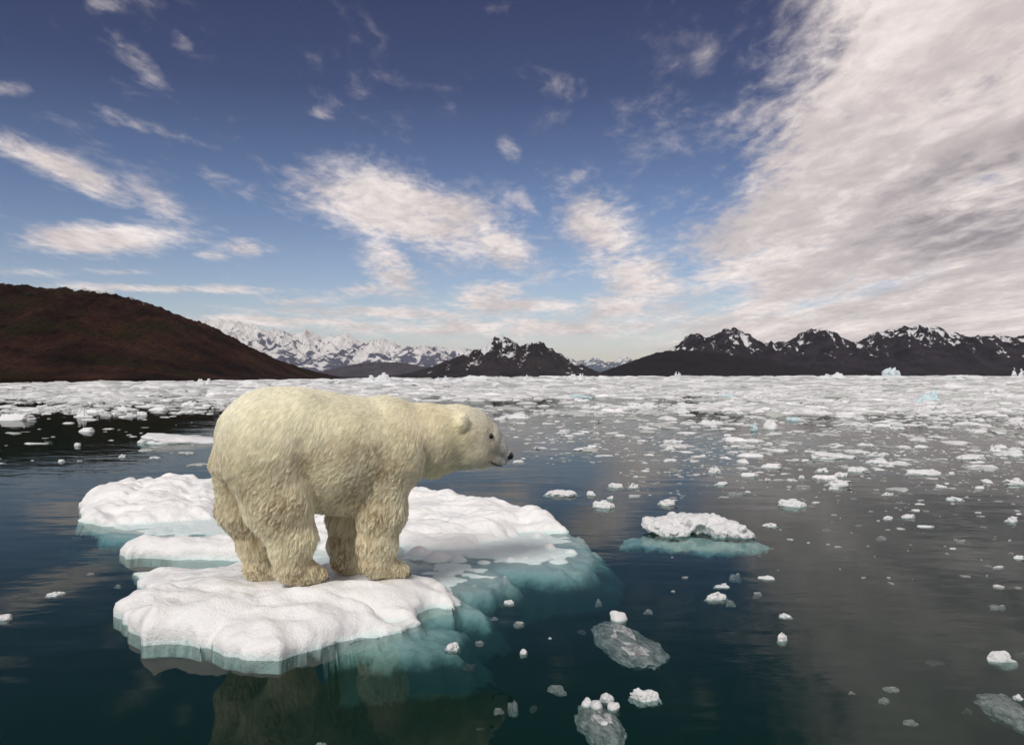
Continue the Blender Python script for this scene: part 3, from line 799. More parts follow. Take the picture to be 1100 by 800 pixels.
    Lh = length(P)*g.uniform(0.7, 1.15, NS); GL = length(GP)*g.uniform(0.85, 1.15, NG)
    lift = g.uniform(0.06, 0.26, NS); glift = g.uniform(0.10, 0.32, NG)
    gtip = GP+GL[:, None]*(GT*np.cos(glift)[:, None]+GN*np.sin(glift)[:, None])
    K = 5; tt = np.linspace(0, 1, K)
    z = P[:, 2]; clumpy = 0.32+0.55*np.clip((1.15-z)/0.4, 0, 1)
    clumpy *= 1-0.5*np.clip((P[:, 0]-skull[0]+.1)/0.15, 0, 1)
    wave = 0.006*np.clip((1.15-z)/0.3, 0, 1)
    B = np.cross(n_, T); ph = 6.28*GP[gi][:, 0]*7.0+g.normal(0, .4, NS)
    pos = np.zeros((NS, K, 3))
    for k, t in enumerate(tt):
        q = P+(Lh*t)[:, None]*(T*np.cos(lift)[:, None]+n_*np.sin(lift*(1-0.6*t))[:, None])
        q = q+B*(wave*np.sin(ph+t*7.0)*t)[:, None]
        q[:, 2] -= 0.012*t*t
        w = (clumpy*t**1.3)[:, None]
        tgt = GP[gi]+(gtip[gi]-GP[gi])*t
        q = q*(1-w)+(tgt+(q-tgt)*0.25)*w
        pos[:, k] = q
    # fur never dips under the soles
    zf = min(L(FOOT[i])[2] for i in range(4)); pos[..., 2] = np.maximum(pos[..., 2], zf+0.002)
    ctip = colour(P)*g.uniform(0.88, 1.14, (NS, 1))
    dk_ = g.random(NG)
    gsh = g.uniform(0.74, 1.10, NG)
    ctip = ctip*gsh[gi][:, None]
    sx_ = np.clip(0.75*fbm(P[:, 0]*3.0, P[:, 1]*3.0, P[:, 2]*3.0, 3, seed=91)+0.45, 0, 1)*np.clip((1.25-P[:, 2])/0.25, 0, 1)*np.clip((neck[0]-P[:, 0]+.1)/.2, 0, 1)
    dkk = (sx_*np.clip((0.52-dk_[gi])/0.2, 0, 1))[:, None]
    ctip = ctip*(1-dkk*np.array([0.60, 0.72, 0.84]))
    stain_shade = (np.clip(0.75*fbm(P[:, 0]*3.0, P[:, 1]*3.0, P[:, 2]*3.0, 3, seed=91)+0.45, 0, 1)*np.clip((1.22-P[:, 2])/0.25, 0, 1)*np.clip((neck[0]-P[:, 0]+.1)/.2, 0, 1))[:, None]
    rootc = ctip*(np.array([0.90, 0.84, 0.72])*(1-stain_shade)+np.array([0.34, 0.215, 0.11])*stain_shade)
    # brown stain and crevice shade between tufts put into hair colour, legs and flank
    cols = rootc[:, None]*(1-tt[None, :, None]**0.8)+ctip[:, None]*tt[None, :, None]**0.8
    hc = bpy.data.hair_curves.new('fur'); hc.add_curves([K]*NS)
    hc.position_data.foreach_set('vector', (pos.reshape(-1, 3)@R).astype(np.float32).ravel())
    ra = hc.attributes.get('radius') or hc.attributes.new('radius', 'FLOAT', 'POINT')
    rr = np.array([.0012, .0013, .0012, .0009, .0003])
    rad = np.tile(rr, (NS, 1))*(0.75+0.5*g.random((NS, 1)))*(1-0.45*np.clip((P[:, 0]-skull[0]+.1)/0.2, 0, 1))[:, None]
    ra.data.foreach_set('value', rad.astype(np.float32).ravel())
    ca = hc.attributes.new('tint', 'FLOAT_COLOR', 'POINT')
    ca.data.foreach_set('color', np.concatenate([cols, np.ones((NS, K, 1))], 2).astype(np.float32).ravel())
    m, N = material('bear_fur')
    at = N.new('ShaderNodeAttribute', attribute_name='tint')
    hb = N.new('ShaderNodeBsdfHairPrincipled'); hb.parametrization = 'COLOR'
    N.l.new(at.outputs['Color'], hb.inputs['Color']); hb.inputs['Roughness'].default_value = 0.55; hb.inputs['Radial Roughness'].default_value = 0.75
    hb.inputs['Random Roughness'].default_value = 0.2
    d = N.new('ShaderNodeBsdfDiffuse'); N.l.new(at.outputs['Color'], d.inputs[0])
    mx = N.new('ShaderNodeMixShader'); mx.inputs[0].default_value = 0.5; N.l.new(hb.outputs[0], mx.inputs[1]); N.l.new(d.outputs[0], mx.inputs[2])
    N.l.new(mx.outputs[0], N.out.inputs[0])
    link('fur', hc, m, root)
make_bear()
#PART2
# ------------------------------------------------------------------ loose ice
ICE = mat_chunk('chunk_ice')
BLUE = mat_chunk('blue_ice', (0.55, 0.72, 0.76), (0.30, 0.55, 0.58))
BERG = mat_chunk('berg_ice', (0.80, 0.84, 0.86), (0.45, 0.62, 0.65), 0.08)
CLEAR = mat_clear('clear_ice', (0.62, 0.65, 0.65), 0.62)
DARK = mat_clear('dark_clear_ice', (0.13, 0.15, 0.15), 0.55)

def blob_mesh(name, blobs, h=0.06, amp=0.06, nsc=5.0, seed=0, k=0.10, cut=(), planes=0, lo=(-1.25, -1.25, -0.75), hi=(1.25, 1.25, 1.35), flat_h=None):
    """blobs: (x, y, z, rx, ry, rz) ellipsoids in unit space; cut: the same, taken away"""
    lo = np.array(lo); hi = np.array(hi); n = np.ceil((hi-lo)/h).astype(int)
    g = np.meshgrid(*[lo[i]+h*np.arange(n[i]) for i in range(3)], indexing='ij')
    def el(b):
        q = np.sqrt(((g[0]-b[0])/b[3])**2+((g[1]-b[1])/b[4])**2+((g[2]-b[2])/b[5])**2)
        return (q-1)*min(b[3:6])
    Fd = np.full(tuple(n), 5.0)
    for b in blobs: Fd = smin(Fd, el(b), k)
    for b in cut: Fd = -smin(-Fd, el(b), k*0.5) if False else np.maximum(Fd, -el(b))
    gp = np.random.default_rng(900+seed)
    for _ in range(planes):
        nv_ = gp.normal(size=3); nv_[2] = abs(nv_[2])*0.8; nv_ /= np.linalg.norm(nv_)
        Fd = np.maximum(Fd, g[0]*nv_[0]+g[1]*nv_[1]+g[2]*nv_[2]-gp.uniform(.42, .72))
    Fd = Fd+amp*fbm(g[0]*nsc, g[1]*nsc, g[2]*nsc, 4, 0.6, seed=seed)
    Fd[0], Fd[-1] = 1, 1; Fd[:, 0], Fd[:, -1] = 1, 1; Fd[:, :, 0], Fd[:, :, -1] = 1, 1
    V, Fc = surface_nets(Fd, lo, h)
    return mesh_np(name, V, Fc)

def crumbly(seed, name='ice_chunk'):
    g = np.random.default_rng(100+seed); bl = [(0, 0, -.15, .8, .75, .32)]
    for i in range(13):
        a = g.uniform(0, 6.28); r = math.sqrt(g.random())*0.68; s = g.uniform(.16, .36)
        bl.append((r*math.cos(a), r*math.sin(a), g.uniform(.05, .62)*(1.15-r), s, s*g.uniform(.8, 1.2), s*g.uniform(.7, 1.2)))
    return blob_mesh(name, bl, 0.055, 0.075, 4.5, seed, 0.05, planes=4)
def flatfloe(seed, name='ice_chunk'):
    g = np.random.default_rng(200+seed); bl = []
    for i in range(6):
        a = g.uniform(0, 6.28); r = g.uniform(.1, .55); s = g.uniform(.30, .55)
        bl.append((r*math.cos(a), r*math.sin(a)*.9, .05, s, s, g.uniform(.5, .95)))
    for i in range(5):
        a = g.uniform(0, 6.28); r = g.uniform(.1, .7); s = g.uniform(.10, .22)
        bl.append((r*math.cos(a), r*math.sin(a), g.uniform(.55, .8), s*1.5, s*1.3, s))
    return blob_mesh(name, bl, 0.06, 0.07, 3.0, seed, 0.12, planes=5)
def peaky(seed, name='ice_chunk'):
    g = np.random.default_rng(300+seed); bl = [(0, 0, -.1, .85, .7, .35)]
    for i in range(3+seed % 2):
        x, y = g.uniform(-.55, .55), g.uniform(-.3, .3); hh = g.uniform(.5, 1.15) if i else 1.05
        for j in range(5):
            t = j/4; s = .36*(1-t)+.09
            bl.append((x+g.normal(0, .04)+.1*t, y+g.normal(0, .04), hh*t*.92, s, s*.85, .22))
    return blob_mesh(name, bl, 0.055, 0.07, 3.5, seed, 0.05)
def shard(seed, name='ice_chunk'):
    g = np.random.default_rng(400+seed)
    bl = [(g.uniform(-.45, .45), g.uniform(-.4, .4), g.uniform(-.2, .15), g.uniform(.3, .6), g.uniform(.25, .5), g.uniform(.25, .5)) for i in range(6)]
    return blob_mesh(name, bl, 0.06, 0.06, 3.0, seed, 0.05, planes=9)
LIB = {'crumbly': [crumbly(i) for i in range(7)], 'flat': [flatfloe(i) for i in range(6)],
       'peak': [peaky(i) for i in range(6)], 'shard': [shard(i) for i in range(5)]}
MATCOPY = {}
def variant(kind, i, mat):
    me = LIB[kind][i % len(LIB[kind])]
    key = (me.name, mat.name)
    if key not in MATCOPY:
        c = me.copy(); c.materials.clear(); c.materials.append(mat); MATCOPY[key] = c
    return MATCOPY[key]

def place(name, px, yt, yb, w, kind, vi, mat, rot=None, dr=0.65, sink=0.0):
    """one piece of ice whose near waterline sits at row yb and whose top shows at row yt"""
    if kind == 'peak' and yb > 500: kind = 'crumbly'
    d0 = HC*F/(yb-HZ)
    W = w*d0/F; Dp = W*dr
    maxd = max(0.25*W, 0.75*(yb-yt)*d0/max(yb-HZ, 1e-3))     # footprint depth that fits the rows
    Dp = min(Dp, maxd)
    d = d0+Dp*0.5
    H = (yb-yt)*d0/F-Dp*HC/d*0.85
    H = max(H, 0.09*W)
    x = (px-550)/F*d
    o = bpy.data.objects.new(name, variant(kind, vi, mat)); COL.objects.link(o)
    o.location = (x, d, -sink*H); o.scale = (W*0.54, Dp*0.56, H)
    a = rot if rot is not None else random.uniform(-.35, .35)+random.choice((0, math.pi))
    o.rotation_euler = (0, 0, a)
    return o

NAMED = [
 # px, top, bottom, width, kind, variant, material, name, label
 (650, 531, 546, 27, 'peak', 0, ICE, 'ice_chunk', 'small peaked white ice chunk just above the crumbly arched floe'),
 (603, 522, 533, 44, 'crumbly', 1, ICE, 'ice_chunk', 'long crumbly ice chunk right of the big floe, low on dark water'),
 (634, 526, 532, 14, 'flat', 1, ICE, 'ice_chunk', 'little flat ice scrap at the right tip of the long crumbly chunk'),
 (661, 514, 524, 20, 'crumbly', 2, ICE, 'ice_chunk', 'left one of a touching pair of crumbly ice lumps right of the bear'),
 (680, 516, 524, 15, 'crumbly', 3, ICE, 'ice_chunk', 'right one of a touching pair of crumbly ice lumps right of the bear'),
 (656, 531, 536, 9, 'flat', 2, ICE, 'ice_chunk', 'tiny ice scrap hanging behind the small peaked chunk'),
 (717, 534, 543, 34, 'flat', 3, ICE, 'ice_floe', 'small flat white floe close behind the crumbly arched floe'),
 (768, 499, 508, 17, 'peak', 1, ICE, 'ice_chunk', 'little pointed white chunk on brown water above the arched floe'),
 (805, 505, 512, 23, 'flat', 0, ICE, 'ice_chunk', 'flat oval white chunk right of the little pointed chunk'),
 (777, 513, 521, 19, 'shard', 0, ICE, 'ice_chunk', 'upper of two slanting grey ice slivers on brown water'),
 (790, 521, 529, 24, 'shard', 1, CLEAR, 'ice_chunk', 'lower and longer of two slanting grey ice slivers on brown water'),
 (803, 525, 529, 9, 'crumbly', 4, ICE, 'ice_chunk', 'tiny white crumb beside the longer grey ice sliver'),
 (853, 529, 545, 33, 'crumbly', 0, ICE, 'ice_chunk', 'rounded bumpy white ice lump alone on brown water'),
 (827, 559, 566, 19, 'crumbly', 5, ICE, 'ice_chunk', 'low white crumb of ice below left of the rounded bumpy lump'),
 (832, 496, 503, 30, 'flat', 1, ICE, 'ice_chunk', 'flat white chunk just left of the longest white floe'),
 (895, 482, 494, 62, 'flat', 2, ICE, 'ice_floe', 'longest white floe in the right field, bent and smooth'),
 (941, 489, 498, 33, 'flat', 4, ICE, 'ice_floe', 'short flat floe touching the right end of the longest white floe'),
 (940, 484, 490, 28, 'crumbly', 3, ICE, 'ice_chunk', 'thin crumbly strip behind the right end of the longest white floe'),
 (992, 500, 511, 57, 'flat', 5, ICE, 'ice_floe', 'broad lens shaped white floe on open water at right'),
 (884, 500, 507, 20, 'crumbly', 6, ICE, 'ice_chunk', 'first crumbly chunk in the row under the longest white floe'),
 (902, 504, 512, 20, 'crumbly', 0, ICE, 'ice_chunk', 'second crumbly chunk in the row under the longest white floe'),
 (922, 498, 507, 28, 'crumbly', 1, ICE, 'ice_chunk', 'third and widest crumbly chunk in the row under the longest floe'),
 (900, 513, 523, 44, 'flat', 3, ICE, 'ice_floe', 'flat floe with crumbly edge below the row of crumbly chunks'),
 (896, 520, 526, 15, 'crumbly', 2, ICE, 'ice_chunk', 'small lump on the near edge of the crumbly edged flat floe'),
 (863, 517, 523, 20, 'flat', 0, CLEAR, 'ice_chunk', 'dull grey flat chunk left of the crumbly edged flat floe'),
 (861, 507, 514, 8, 'peak', 2, ICE, 'ice_chunk', 'tiny upright white tooth of ice above the dull grey flat chunk'),
 (825, 512, 516, 10, 'flat', 4, ICE, 'ice_chunk', 'tiny white disc of ice below the flat chunk beside the longest floe'),
 (953, 527, 532, 17, 'crumbly', 3, ICE, 'ice_chunk', 'small crumbly chunk between the crumbly edged floe and the lumpy chunk'),
 (1026, 530, 538, 25, 'crumbly', 4, ICE, 'ice_chunk', 'lumpy white chunk below the broad lens shaped floe'),
 (1092, 508, 521, 26, 'peak', 3, ICE, 'ice_chunk', 'thick white ice block cut by the right picture edge'),
 (1060, 514, 519, 20, 'flat', 3, ICE, 'ice_chunk', 'flat chunk just left of the thick ice block at the edge'),
 (1011, 519, 524, 15, 'flat', 2, ICE, 'ice_chunk', 'small flat chunk under the broad lens shaped floe'),
 (1054, 521, 525, 14, 'flat', 1, ICE, 'ice_chunk', 'second flat chunk left of the thick ice block, the lower one'),
 (975, 550, 557, 20, 'flat', 5, ICE, 'ice_chunk', 'smooth white bar of ice on open brown water, right of its twin'),
 (954, 552, 558, 15, 'crumbly', 5, ICE, 'ice_chunk', 'crumbly white chunk beside the smooth white bar of ice'),
 (994, 562, 567, 22, 'flat', 0, ICE, 'ice_chunk', 'thin grey white strip below the smooth white bar of ice'),
 (946, 569, 577, 18, 'shard', 2, CLEAR, 'ice_chunk', 'glassy grey shard below the crumbly and smooth pair'),
 (1086, 553, 561, 22, 'flat', 3, ICE, 'ice_chunk', 'slanting white slab near the right edge on empty brown water'),
 (1032, 577, 581, 11, 'flat', 2, CLEAR, 'ice_chunk', 'faint grey flake of ice on empty water left of the white bit'),
 (1024, 587, 590, 9, 'crumbly', 1, ICE, 'ice_chunk', 'tiny white bit of ice on empty water under the faint grey flake'),
 (1096, 595, 601, 14, 'flat', 1, ICE, 'ice_chunk', 'pale scrap of ice cut by the right edge below the slanting slab'),
 (769, 629, 645, 30, 'crumbly', 2, ICE, 'ice_chunk', 'ragged white chunk at the border of dark and brown water'),
 (784, 636, 646, 16, 'shard', 3, CLEAR, 'ice_chunk', 'clear ice crumb at the right end of the ragged white chunk'),
 (775, 625, 632, 22, 'flat', 4, ICE, 'ice_chunk', 'flat white scrap just behind the ragged white chunk'),
 (823, 613, 623, 26, 'shard', 1, ICE, 'ice_chunk', 'ribbed grey white chunk right of the arched floe on brown water'),
 (814, 631, 638, 14, 'flat', 5, CLEAR, 'ice_chunk', 'small dull chunk below the ribbed grey white chunk'),
 (790, 604, 617, 18, 'shard', 4, CLEAR, 'ice_chunk', 'glassy crumbs of ice below the tip of the arched floe'),
 (844, 655, 664, 19, 'peak', 4, ICE, 'ice_chunk', 'small white triangle of ice on brown water'),
 (840, 675, 689, 12, 'peak', 5, ICE, 'ice_chunk', 'bright white upright nub of ice on dark water'),
 (1071, 683, 712, 36, 'shard', 0, ICE, 'ice_chunk', 'streaked white chunk slanting to the right at the right edge'),
 (1096, 690, 702, 22, 'shard', 2, DARK, 'ice_chunk', 'dark glassy sliver right of the streaked slanting chunk'),
 (1003, 704, 713, 30, 'shard', 3, DARK, 'ice_chunk', 'dark clear ice with pale specks left of the streaked slanting chunk'),
 (1072, 640, 651, 24, 'shard', 4, CLEAR, 'ice_chunk', 'grey glassy chunk above the streaked slanting chunk'),
 (975, 763, 775, 20, 'shard', 0, CLEAR, 'ice_chunk', 'dull grey chunk nearest the bottom edge at right'),
 (949, 740, 751, 17, 'shard', 1, CLEAR, 'ice_chunk', 'lower left of two dull grey chunks on brown water'),
 (958, 731, 741, 24, 'shard', 2, CLEAR, 'ice_chunk', 'upper slanted one of two dull grey chunks on brown water'),
 (1040, 752, 763, 16, 'shard', 3, DARK, 'ice_chunk', 'faint dark glassy chunk left of the big clear slab'),
 (915, 739, 744, 9, 'shard', 4, CLEAR, 'ice_chunk', 'faint grey speck of ice left of the two dull grey chunks'),
 (692, 729, 755, 40, 'peak', 2, ICE, 'ice_chunk', 'grey white pyramid of ice with knobs right of the lump topped chunk'),
 (597, 721, 738, 24, 'shard', 0, CLEAR, 'ice_chunk', 'grey glassy round chunk above left of the lump topped chunk'),
 (487, 684, 699, 22, 'crumbly', 6, ICE, 'ice_chunk', 'rounded white chunk nearest the right end of the big floe'),
 (516, 682, 690, 12, 'crumbly', 0, CLEAR, 'ice_chunk', 'small grey chunk right of the rounded white chunk by the floe'),
 (504, 701, 714, 22, 'shard', 1, DARK, 'ice_chunk', 'thin dark ice sliver below the rounded white chunk'),
 (559, 663, 671, 17, 'flat', 1, CLEAR, 'ice_chunk', 'dull oval ice flake right of the turquoise fringe'),
 (547, 640, 649, 14, 'crumbly', 2, ICE, 'ice_chunk', 'little white chunk close under the turquoise fringe tip'),
 (531, 659, 664, 10, 'crumbly', 3, CLEAR, 'ice_chunk', 'little grey nub left of the dull oval flake'),
 (562, 691, 703, 12, 'shard', 2, ICE, 'ice_chunk', 'upright pale shard in dark water below the dull oval flake'),
 (591, 683, 686, 5, 'crumbly', 4, ICE, 'ice_chunk', 'tiny bright white bit between the pale shard and clear chunk'),
 (697, 647, 656, 15, 'shard', 3, CLEAR, 'ice_chunk', 'grey flake right of the knob topped clear chunk'),
 (643, 636, 645, 9, 'shard', 4, CLEAR, 'ice_chunk', 'small grey crumb above the knob topped clear chunk'),
 (624, 669, 677, 11, 'shard', 0, DARK, 'ice_chunk', 'dark clear crumb left of the knob topped clear chunk'),
 (551, 733, 754, 16, 'shard', 1, CLEAR, 'ice_chunk', 'upright glassy chunk in the dark water below the big floe'),
 (535, 751, 762, 16, 'shard', 3, CLEAR, 'ice_chunk', 'glassy crumb touching the upright glassy chunk from the left'),
 (345, 784, 801, 22, 'shard', 2, CLEAR, 'ice_chunk', 'glassy white chunk cut by the bottom edge below the floe'),
 (516, 778, 783, 12, 'shard', 4, DARK, 'ice_chunk', 'thin faint sliver near the bottom edge right of the glassy cut chunk'),
 (574, 748, 759, 10, 'shard', 0, DARK, 'ice_chunk', 'dark upright crumb between the glassy chunks and the lump topped chunk'),
 (59, 633, 641, 22, 'crumbly', 5, ICE, 'ice_chunk', 'small crumbly chunk alone in dark water left of the floe'),
 (4, 655, 667, 28, 'flat', 2, ICE, 'ice_chunk', 'white chunk cut by the left picture edge'),
 (82, 571, 577, 18, 'shard', 1, DARK, 'ice_chunk', 'dark clear lump off the left end of the big floe'),
 (97, 611, 616, 12, 'shard', 2, CLEAR, 'ice_chunk', 'faint upper flake in dark water left of the floe'),
 (127, 622, 629, 12, 'shard', 3, CLEAR, 'ice_chunk', 'faint flake next to the notched left edge of the floe'),
 (18, 440, 452, 44, 'flat', 0, ICE, 'ice_floe', 'long flat white floe cut by the left edge near the far ice'),
 (95, 458, 464, 22, 'flat', 1, ICE, 'ice_chunk', 'white bar with raised ends alone on dark water at left'),
 (84, 475, 479, 13, 'flat', 3, ICE, 'ice_chunk', 'thin white bar below the bar with raised ends'),
 (66, 492, 496, 9, 'crumbly', 1, ICE, 'ice_chunk', 'little white chunk on dark water, lowest of the left ones'),
 (131, 486, 491, 9, 'crumbly', 3, ICE, 'ice_chunk', 'little white chunk in front of the thick flat floe behind the bear'),
 (52, 469, 474, 11, 'shard', 0, CLEAR, 'ice_chunk', 'dull grey flake on dark water left of the thin white bar'),
 (87, 439, 448, 16, 'peak', 0, ICE, 'ice_chunk', 'peaked white chunk in dark water below the left pack'),
 (97, 444, 448, 9, 'crumbly', 4, ICE, 'ice_chunk', 'low chunk against the right side of the peaked white chunk'),
 (112, 440, 445, 12, 'flat', 4, ICE, 'ice_chunk', 'flat white chunk right of the peaked chunk at left'),
 (133, 433, 441, 13, 'crumbly', 0, ICE, 'ice_chunk', 'round white chunk directly under the left pack edge'),
 (140, 440, 447, 9, 'crumbly', 2, ICE, 'ice_chunk', 'small chunk squeezed between the round and the boxy chunk'),
 (153, 440, 446, 14, 'flat', 5, ICE, 'ice_chunk', 'boxy flat chunk at the right end of the left row'),
 (203, 440, 443, 18, 'flat', 2, ICE, 'ice_chunk', 'thin flat strip just left of the bear rump'),
 (180, 428, 432, 28, 'flat', 3, ICE, 'ice_floe', 'flat pale floe on the near edge of the left pack'),
 (205, 428, 437, 26, 'crumbly', 5, ICE, 'ice_chunk', 'thick crumbly chunk on the near edge of the left pack'),
 (551, 440, 450, 50, 'flat', 4, ICE, 'ice_floe', 'white floe with turquoise foot on dark water behind the bear head'),
 (557, 491, 497, 15, 'crumbly', 2, ICE, 'ice_chunk', 'small pale chunk right in front of the bear nose'),
 (827, 442, 461, 24, 'shard', 2, ICE, 'iceberg', 'bright white leaning berg block in the right field'),
 (811, 449, 462, 13, 'crumbly', 3, BLUE, 'iceberg', 'small bluish knob left of the bright leaning berg block'),
 (1000, 420, 433, 40, 'peak', 4, BLUE, 'iceberg', 'turquoise peaked berg standing in the grey brash field at right'),
 (781, 420, 428, 26, 'crumbly', 6, BLUE, 'iceberg', 'pale blue hump of ice far off in the right field'),
 (765, 450, 456, 36, 'peak', 5, ICE, 'ice_chunk', 'long chunk with a low central peak left of the leaning berg'),
 (853, 446, 452, 24, 'flat', 5, BLUE, 'ice_chunk', 'flat bluish block just right of the leaning berg'),
 (664, 434, 439, 34, 'flat', 0, ICE, 'ice_floe', 'bright straight strip of ice at the edge of the blue lead'),
 (695, 435, 438, 22, 'flat', 1, ICE, 'ice_floe', 'short strip right of the bright straight strip'),
 (625, 422, 428, 32, 'flat', 2, BLUE, 'ice_floe', 'bluish flat berg piece at the head of the dark lead'),
 (732, 441, 444, 36, 'flat', 3, ICE, 'ice_floe', 'thin flat white floe in front of the dark lead at right'),
 (1085, 478, 490, 38, 'flat', 4, ICE, 'ice_chunk', 'lumpy bright ridge of ice near the right edge, above the block'),
 (1070, 478, 485, 14, 'peak', 3, ICE, 'ice_chunk', 'bright rounded knob left end of the lumpy bright ridge'),
 (1042, 485, 494, 40, 'flat', 5, ICE, 'ice_floe', 'low white floe left of the lumpy bright ridge'),
 (905, 444, 449, 32, 'flat', 1, ICE, 'ice_floe', 'flat white strip right of the leaning berg, first in its row'),
 (948, 453, 459, 30, 'flat', 0, ICE, 'ice_floe', 'flat white slab in the grey brash at right of centre field'),
 (590, 453, 456, 20, 'flat', 2, ICE, 'ice_chunk', 'flat chunk in fine brash right of the turquoise footed floe'),
 (581, 478, 482, 20, 'flat', 4, ICE, 'ice_chunk', 'flat chunk at the edge of open blue water above the bear nose'),
 (627, 478, 484, 29, 'crumbly', 5, ICE, 'ice_chunk', 'long lumpy chunk in line with the bear eye, right of the nose'),
 (637, 476, 481, 15, 'crumbly', 1, ICE, 'ice_chunk', 'short lumpy chunk behind the long lumpy chunk'),
 (722, 470, 476, 26, 'crumbly', 0, ICE, 'ice_chunk', 'crumbly chunk in the brash above the arched floe, left one'),
 (720, 478, 483, 14, 'peak', 4, ICE, 'ice_chunk', 'little humped chunk below the crumbly chunk in the brash'),
]
for (px, yt, yb, w, kind, vi, mat, name, label) in NAMED:
    o = place(name, px, yt, yb, w, kind, vi, mat)
    tag(o, label, {'ice_chunk': 'ice chunk', 'ice_floe': 'ice floe', 'iceberg': 'iceberg'}[name])
    if mat in (CLEAR, DARK): o.location.z -= 0.45*o.scale.z

def far_bergs():
    rows = [ # px, top, base, width, kind, variant, material, label
     (955, 400.5, 407.6, 62, 'flat', 0, 'long low berg carrying the blue tower on the far horizon'),
     (1092, 400.0, 407.4, 20, 'peak', 3, 'blue white berg cut by the right edge on the horizon'),
     (1035, 402.2, 407.2, 64, 'crumbly', 2, 'long rugged white berg between the blue tower and right edge'),
     (890, 402.4, 407.6, 50, 'peak', 5, 'low pointed white berg left of the blue tower'),
     (812, 404.4, 408.2, 32, 'flat', 3, 'rounded white berg before the dark right mountains'),
     (770, 404.6, 408.4, 40, 'crumbly', 4, 'rugged low white berg before the foot of the dark mountains'),
     (727, 402.6, 408.6, 15, 'peak', 0, 'small white pyramid berg on the horizon'),
     (645, 401.4, 409.2, 40, 'flat', 2, 'thick tilted white berg slab under the small distant peaks'),
     (617, 404.0, 409.6, 26, 'peak', 1, 'white berg leaning on the tilted slab from the left'),
     (565, 404.8, 409.6, 10, 'peak', 4, 'tiny white tooth berg under the central snowy peak'),
     (588, 405.6, 410, 40, 'crumbly', 6, 'low white berg right of the tiny tooth berg'),
     (510, 402.6, 410.6, 46, 'crumbly', 1, 'rugged white berg above the bear head'),
     (545, 405.6, 410.2, 36, 'flat', 1, 'flat white berg right of the rugged one above the bear head'),
     (472, 406.4, 411, 30, 'peak', 2, 'low white berg above the bear neck'),
     (402, 404.2, 412.6, 54, 'peak', 5, 'jagged bluish white berg just above the bear back'),
     (355, 406.8, 413.4, 26, 'crumbly', 3, 'white berg left of the jagged berg above the bear back'),
     (267, 407.0, 413.8, 26, 'crumbly', 0, 'small berg at the tip of the brown hill'),
     (217, 409.2, 414.6, 22, 'peak', 1, 'little white berg under the slope of the brown hill')]
    for (px, yt, yb, w, kind, vi, label) in rows:
        o = place('iceberg', px, yt, yb, w, {'flat': 'shard'}.get(kind, kind), vi, BERG, rot=random.uniform(-.2, .2), dr=0.5); o.scale.z *= 1.35
        tag(o, label, 'iceberg')
    o = place('iceberg', 957, 391.5, 405.9, 28, 'crumbly', 4, mat_chunk('tower_ice', (0.66, 0.77, 0.83), (0.3, 0.5, 0.55), 0.08), rot=0.1, dr=0.6)
    o.scale.z *= 1.4
    tag(o, 'pale blue ice tower standing above the low berg on the horizon', 'iceberg')
far_bergs()

# ---- hero pieces with parts
def arched_floe():
    cx, cy_ = ground(748, 574)
    W = 1.06
    root = bpy.data.objects.new('ice_floe', None); COL.objects.link(root); root.location = (cx, cy_, 0)
    tag(root, 'crumbly white floe with a melted arch, turquoise under water, right of the bear', 'ice floe')
    bl = [(-.55, .25, .12, .42, .34, .16), (-.2, .28, .16, .45, .32, .18), (.18, .22, .16, .42, .30, .18), (.55, .0, .10, .36, .28, .15), (.85, -.22, .03, .24, .14, .10),
          (-.45, -.02, .05, .34, .24, .14), (.42, -.12, .06, .36, .16, .14)]
    g = np.random.default_rng(9)
    for i in range(46):
        t = g.uniform(-.9, .95); y = .22-.42*max(t-.15, 0)+g.uniform(-.28, .20); s = g.uniform(.06, .12)
        bl.append((t, y, .17+g.uniform(-.05, .09)-.14*max(abs(t)-.5, 0), s*1.2, s, s*.8))
    me = blob_mesh('crumbly_ice', bl, 0.024, 0.032, 9.0, 5, 0.035, cut=[(.06, -.34, -.04, .25, .46, .30)], lo=(-1.2, -.75, -.2), hi=(1.3, .8, .5))
    o = link('crumbly_ice', me, ICE, root); o.scale = (W*.52, W*.62, W*.55)
    bl = [(-.1, -.02, -.24, .95, .42, .15), (.45, -.22, -.25, .66, .30, .12), (-.95, .12, -.28, .40, .28, .12), (.9, -.25, -.26, .28, .2, .10)]
    me = blob_mesh('underwater_ice', bl, 0.04, 0.05, 3.5, 8, 0.12, lo=(-1.6, -.95, -.7), hi=(1.6, .8, .1))
    o = link('underwater_ice', me, FLOE, root); o.scale = (W*.55, W*.7, W*.5)
arched_floe()

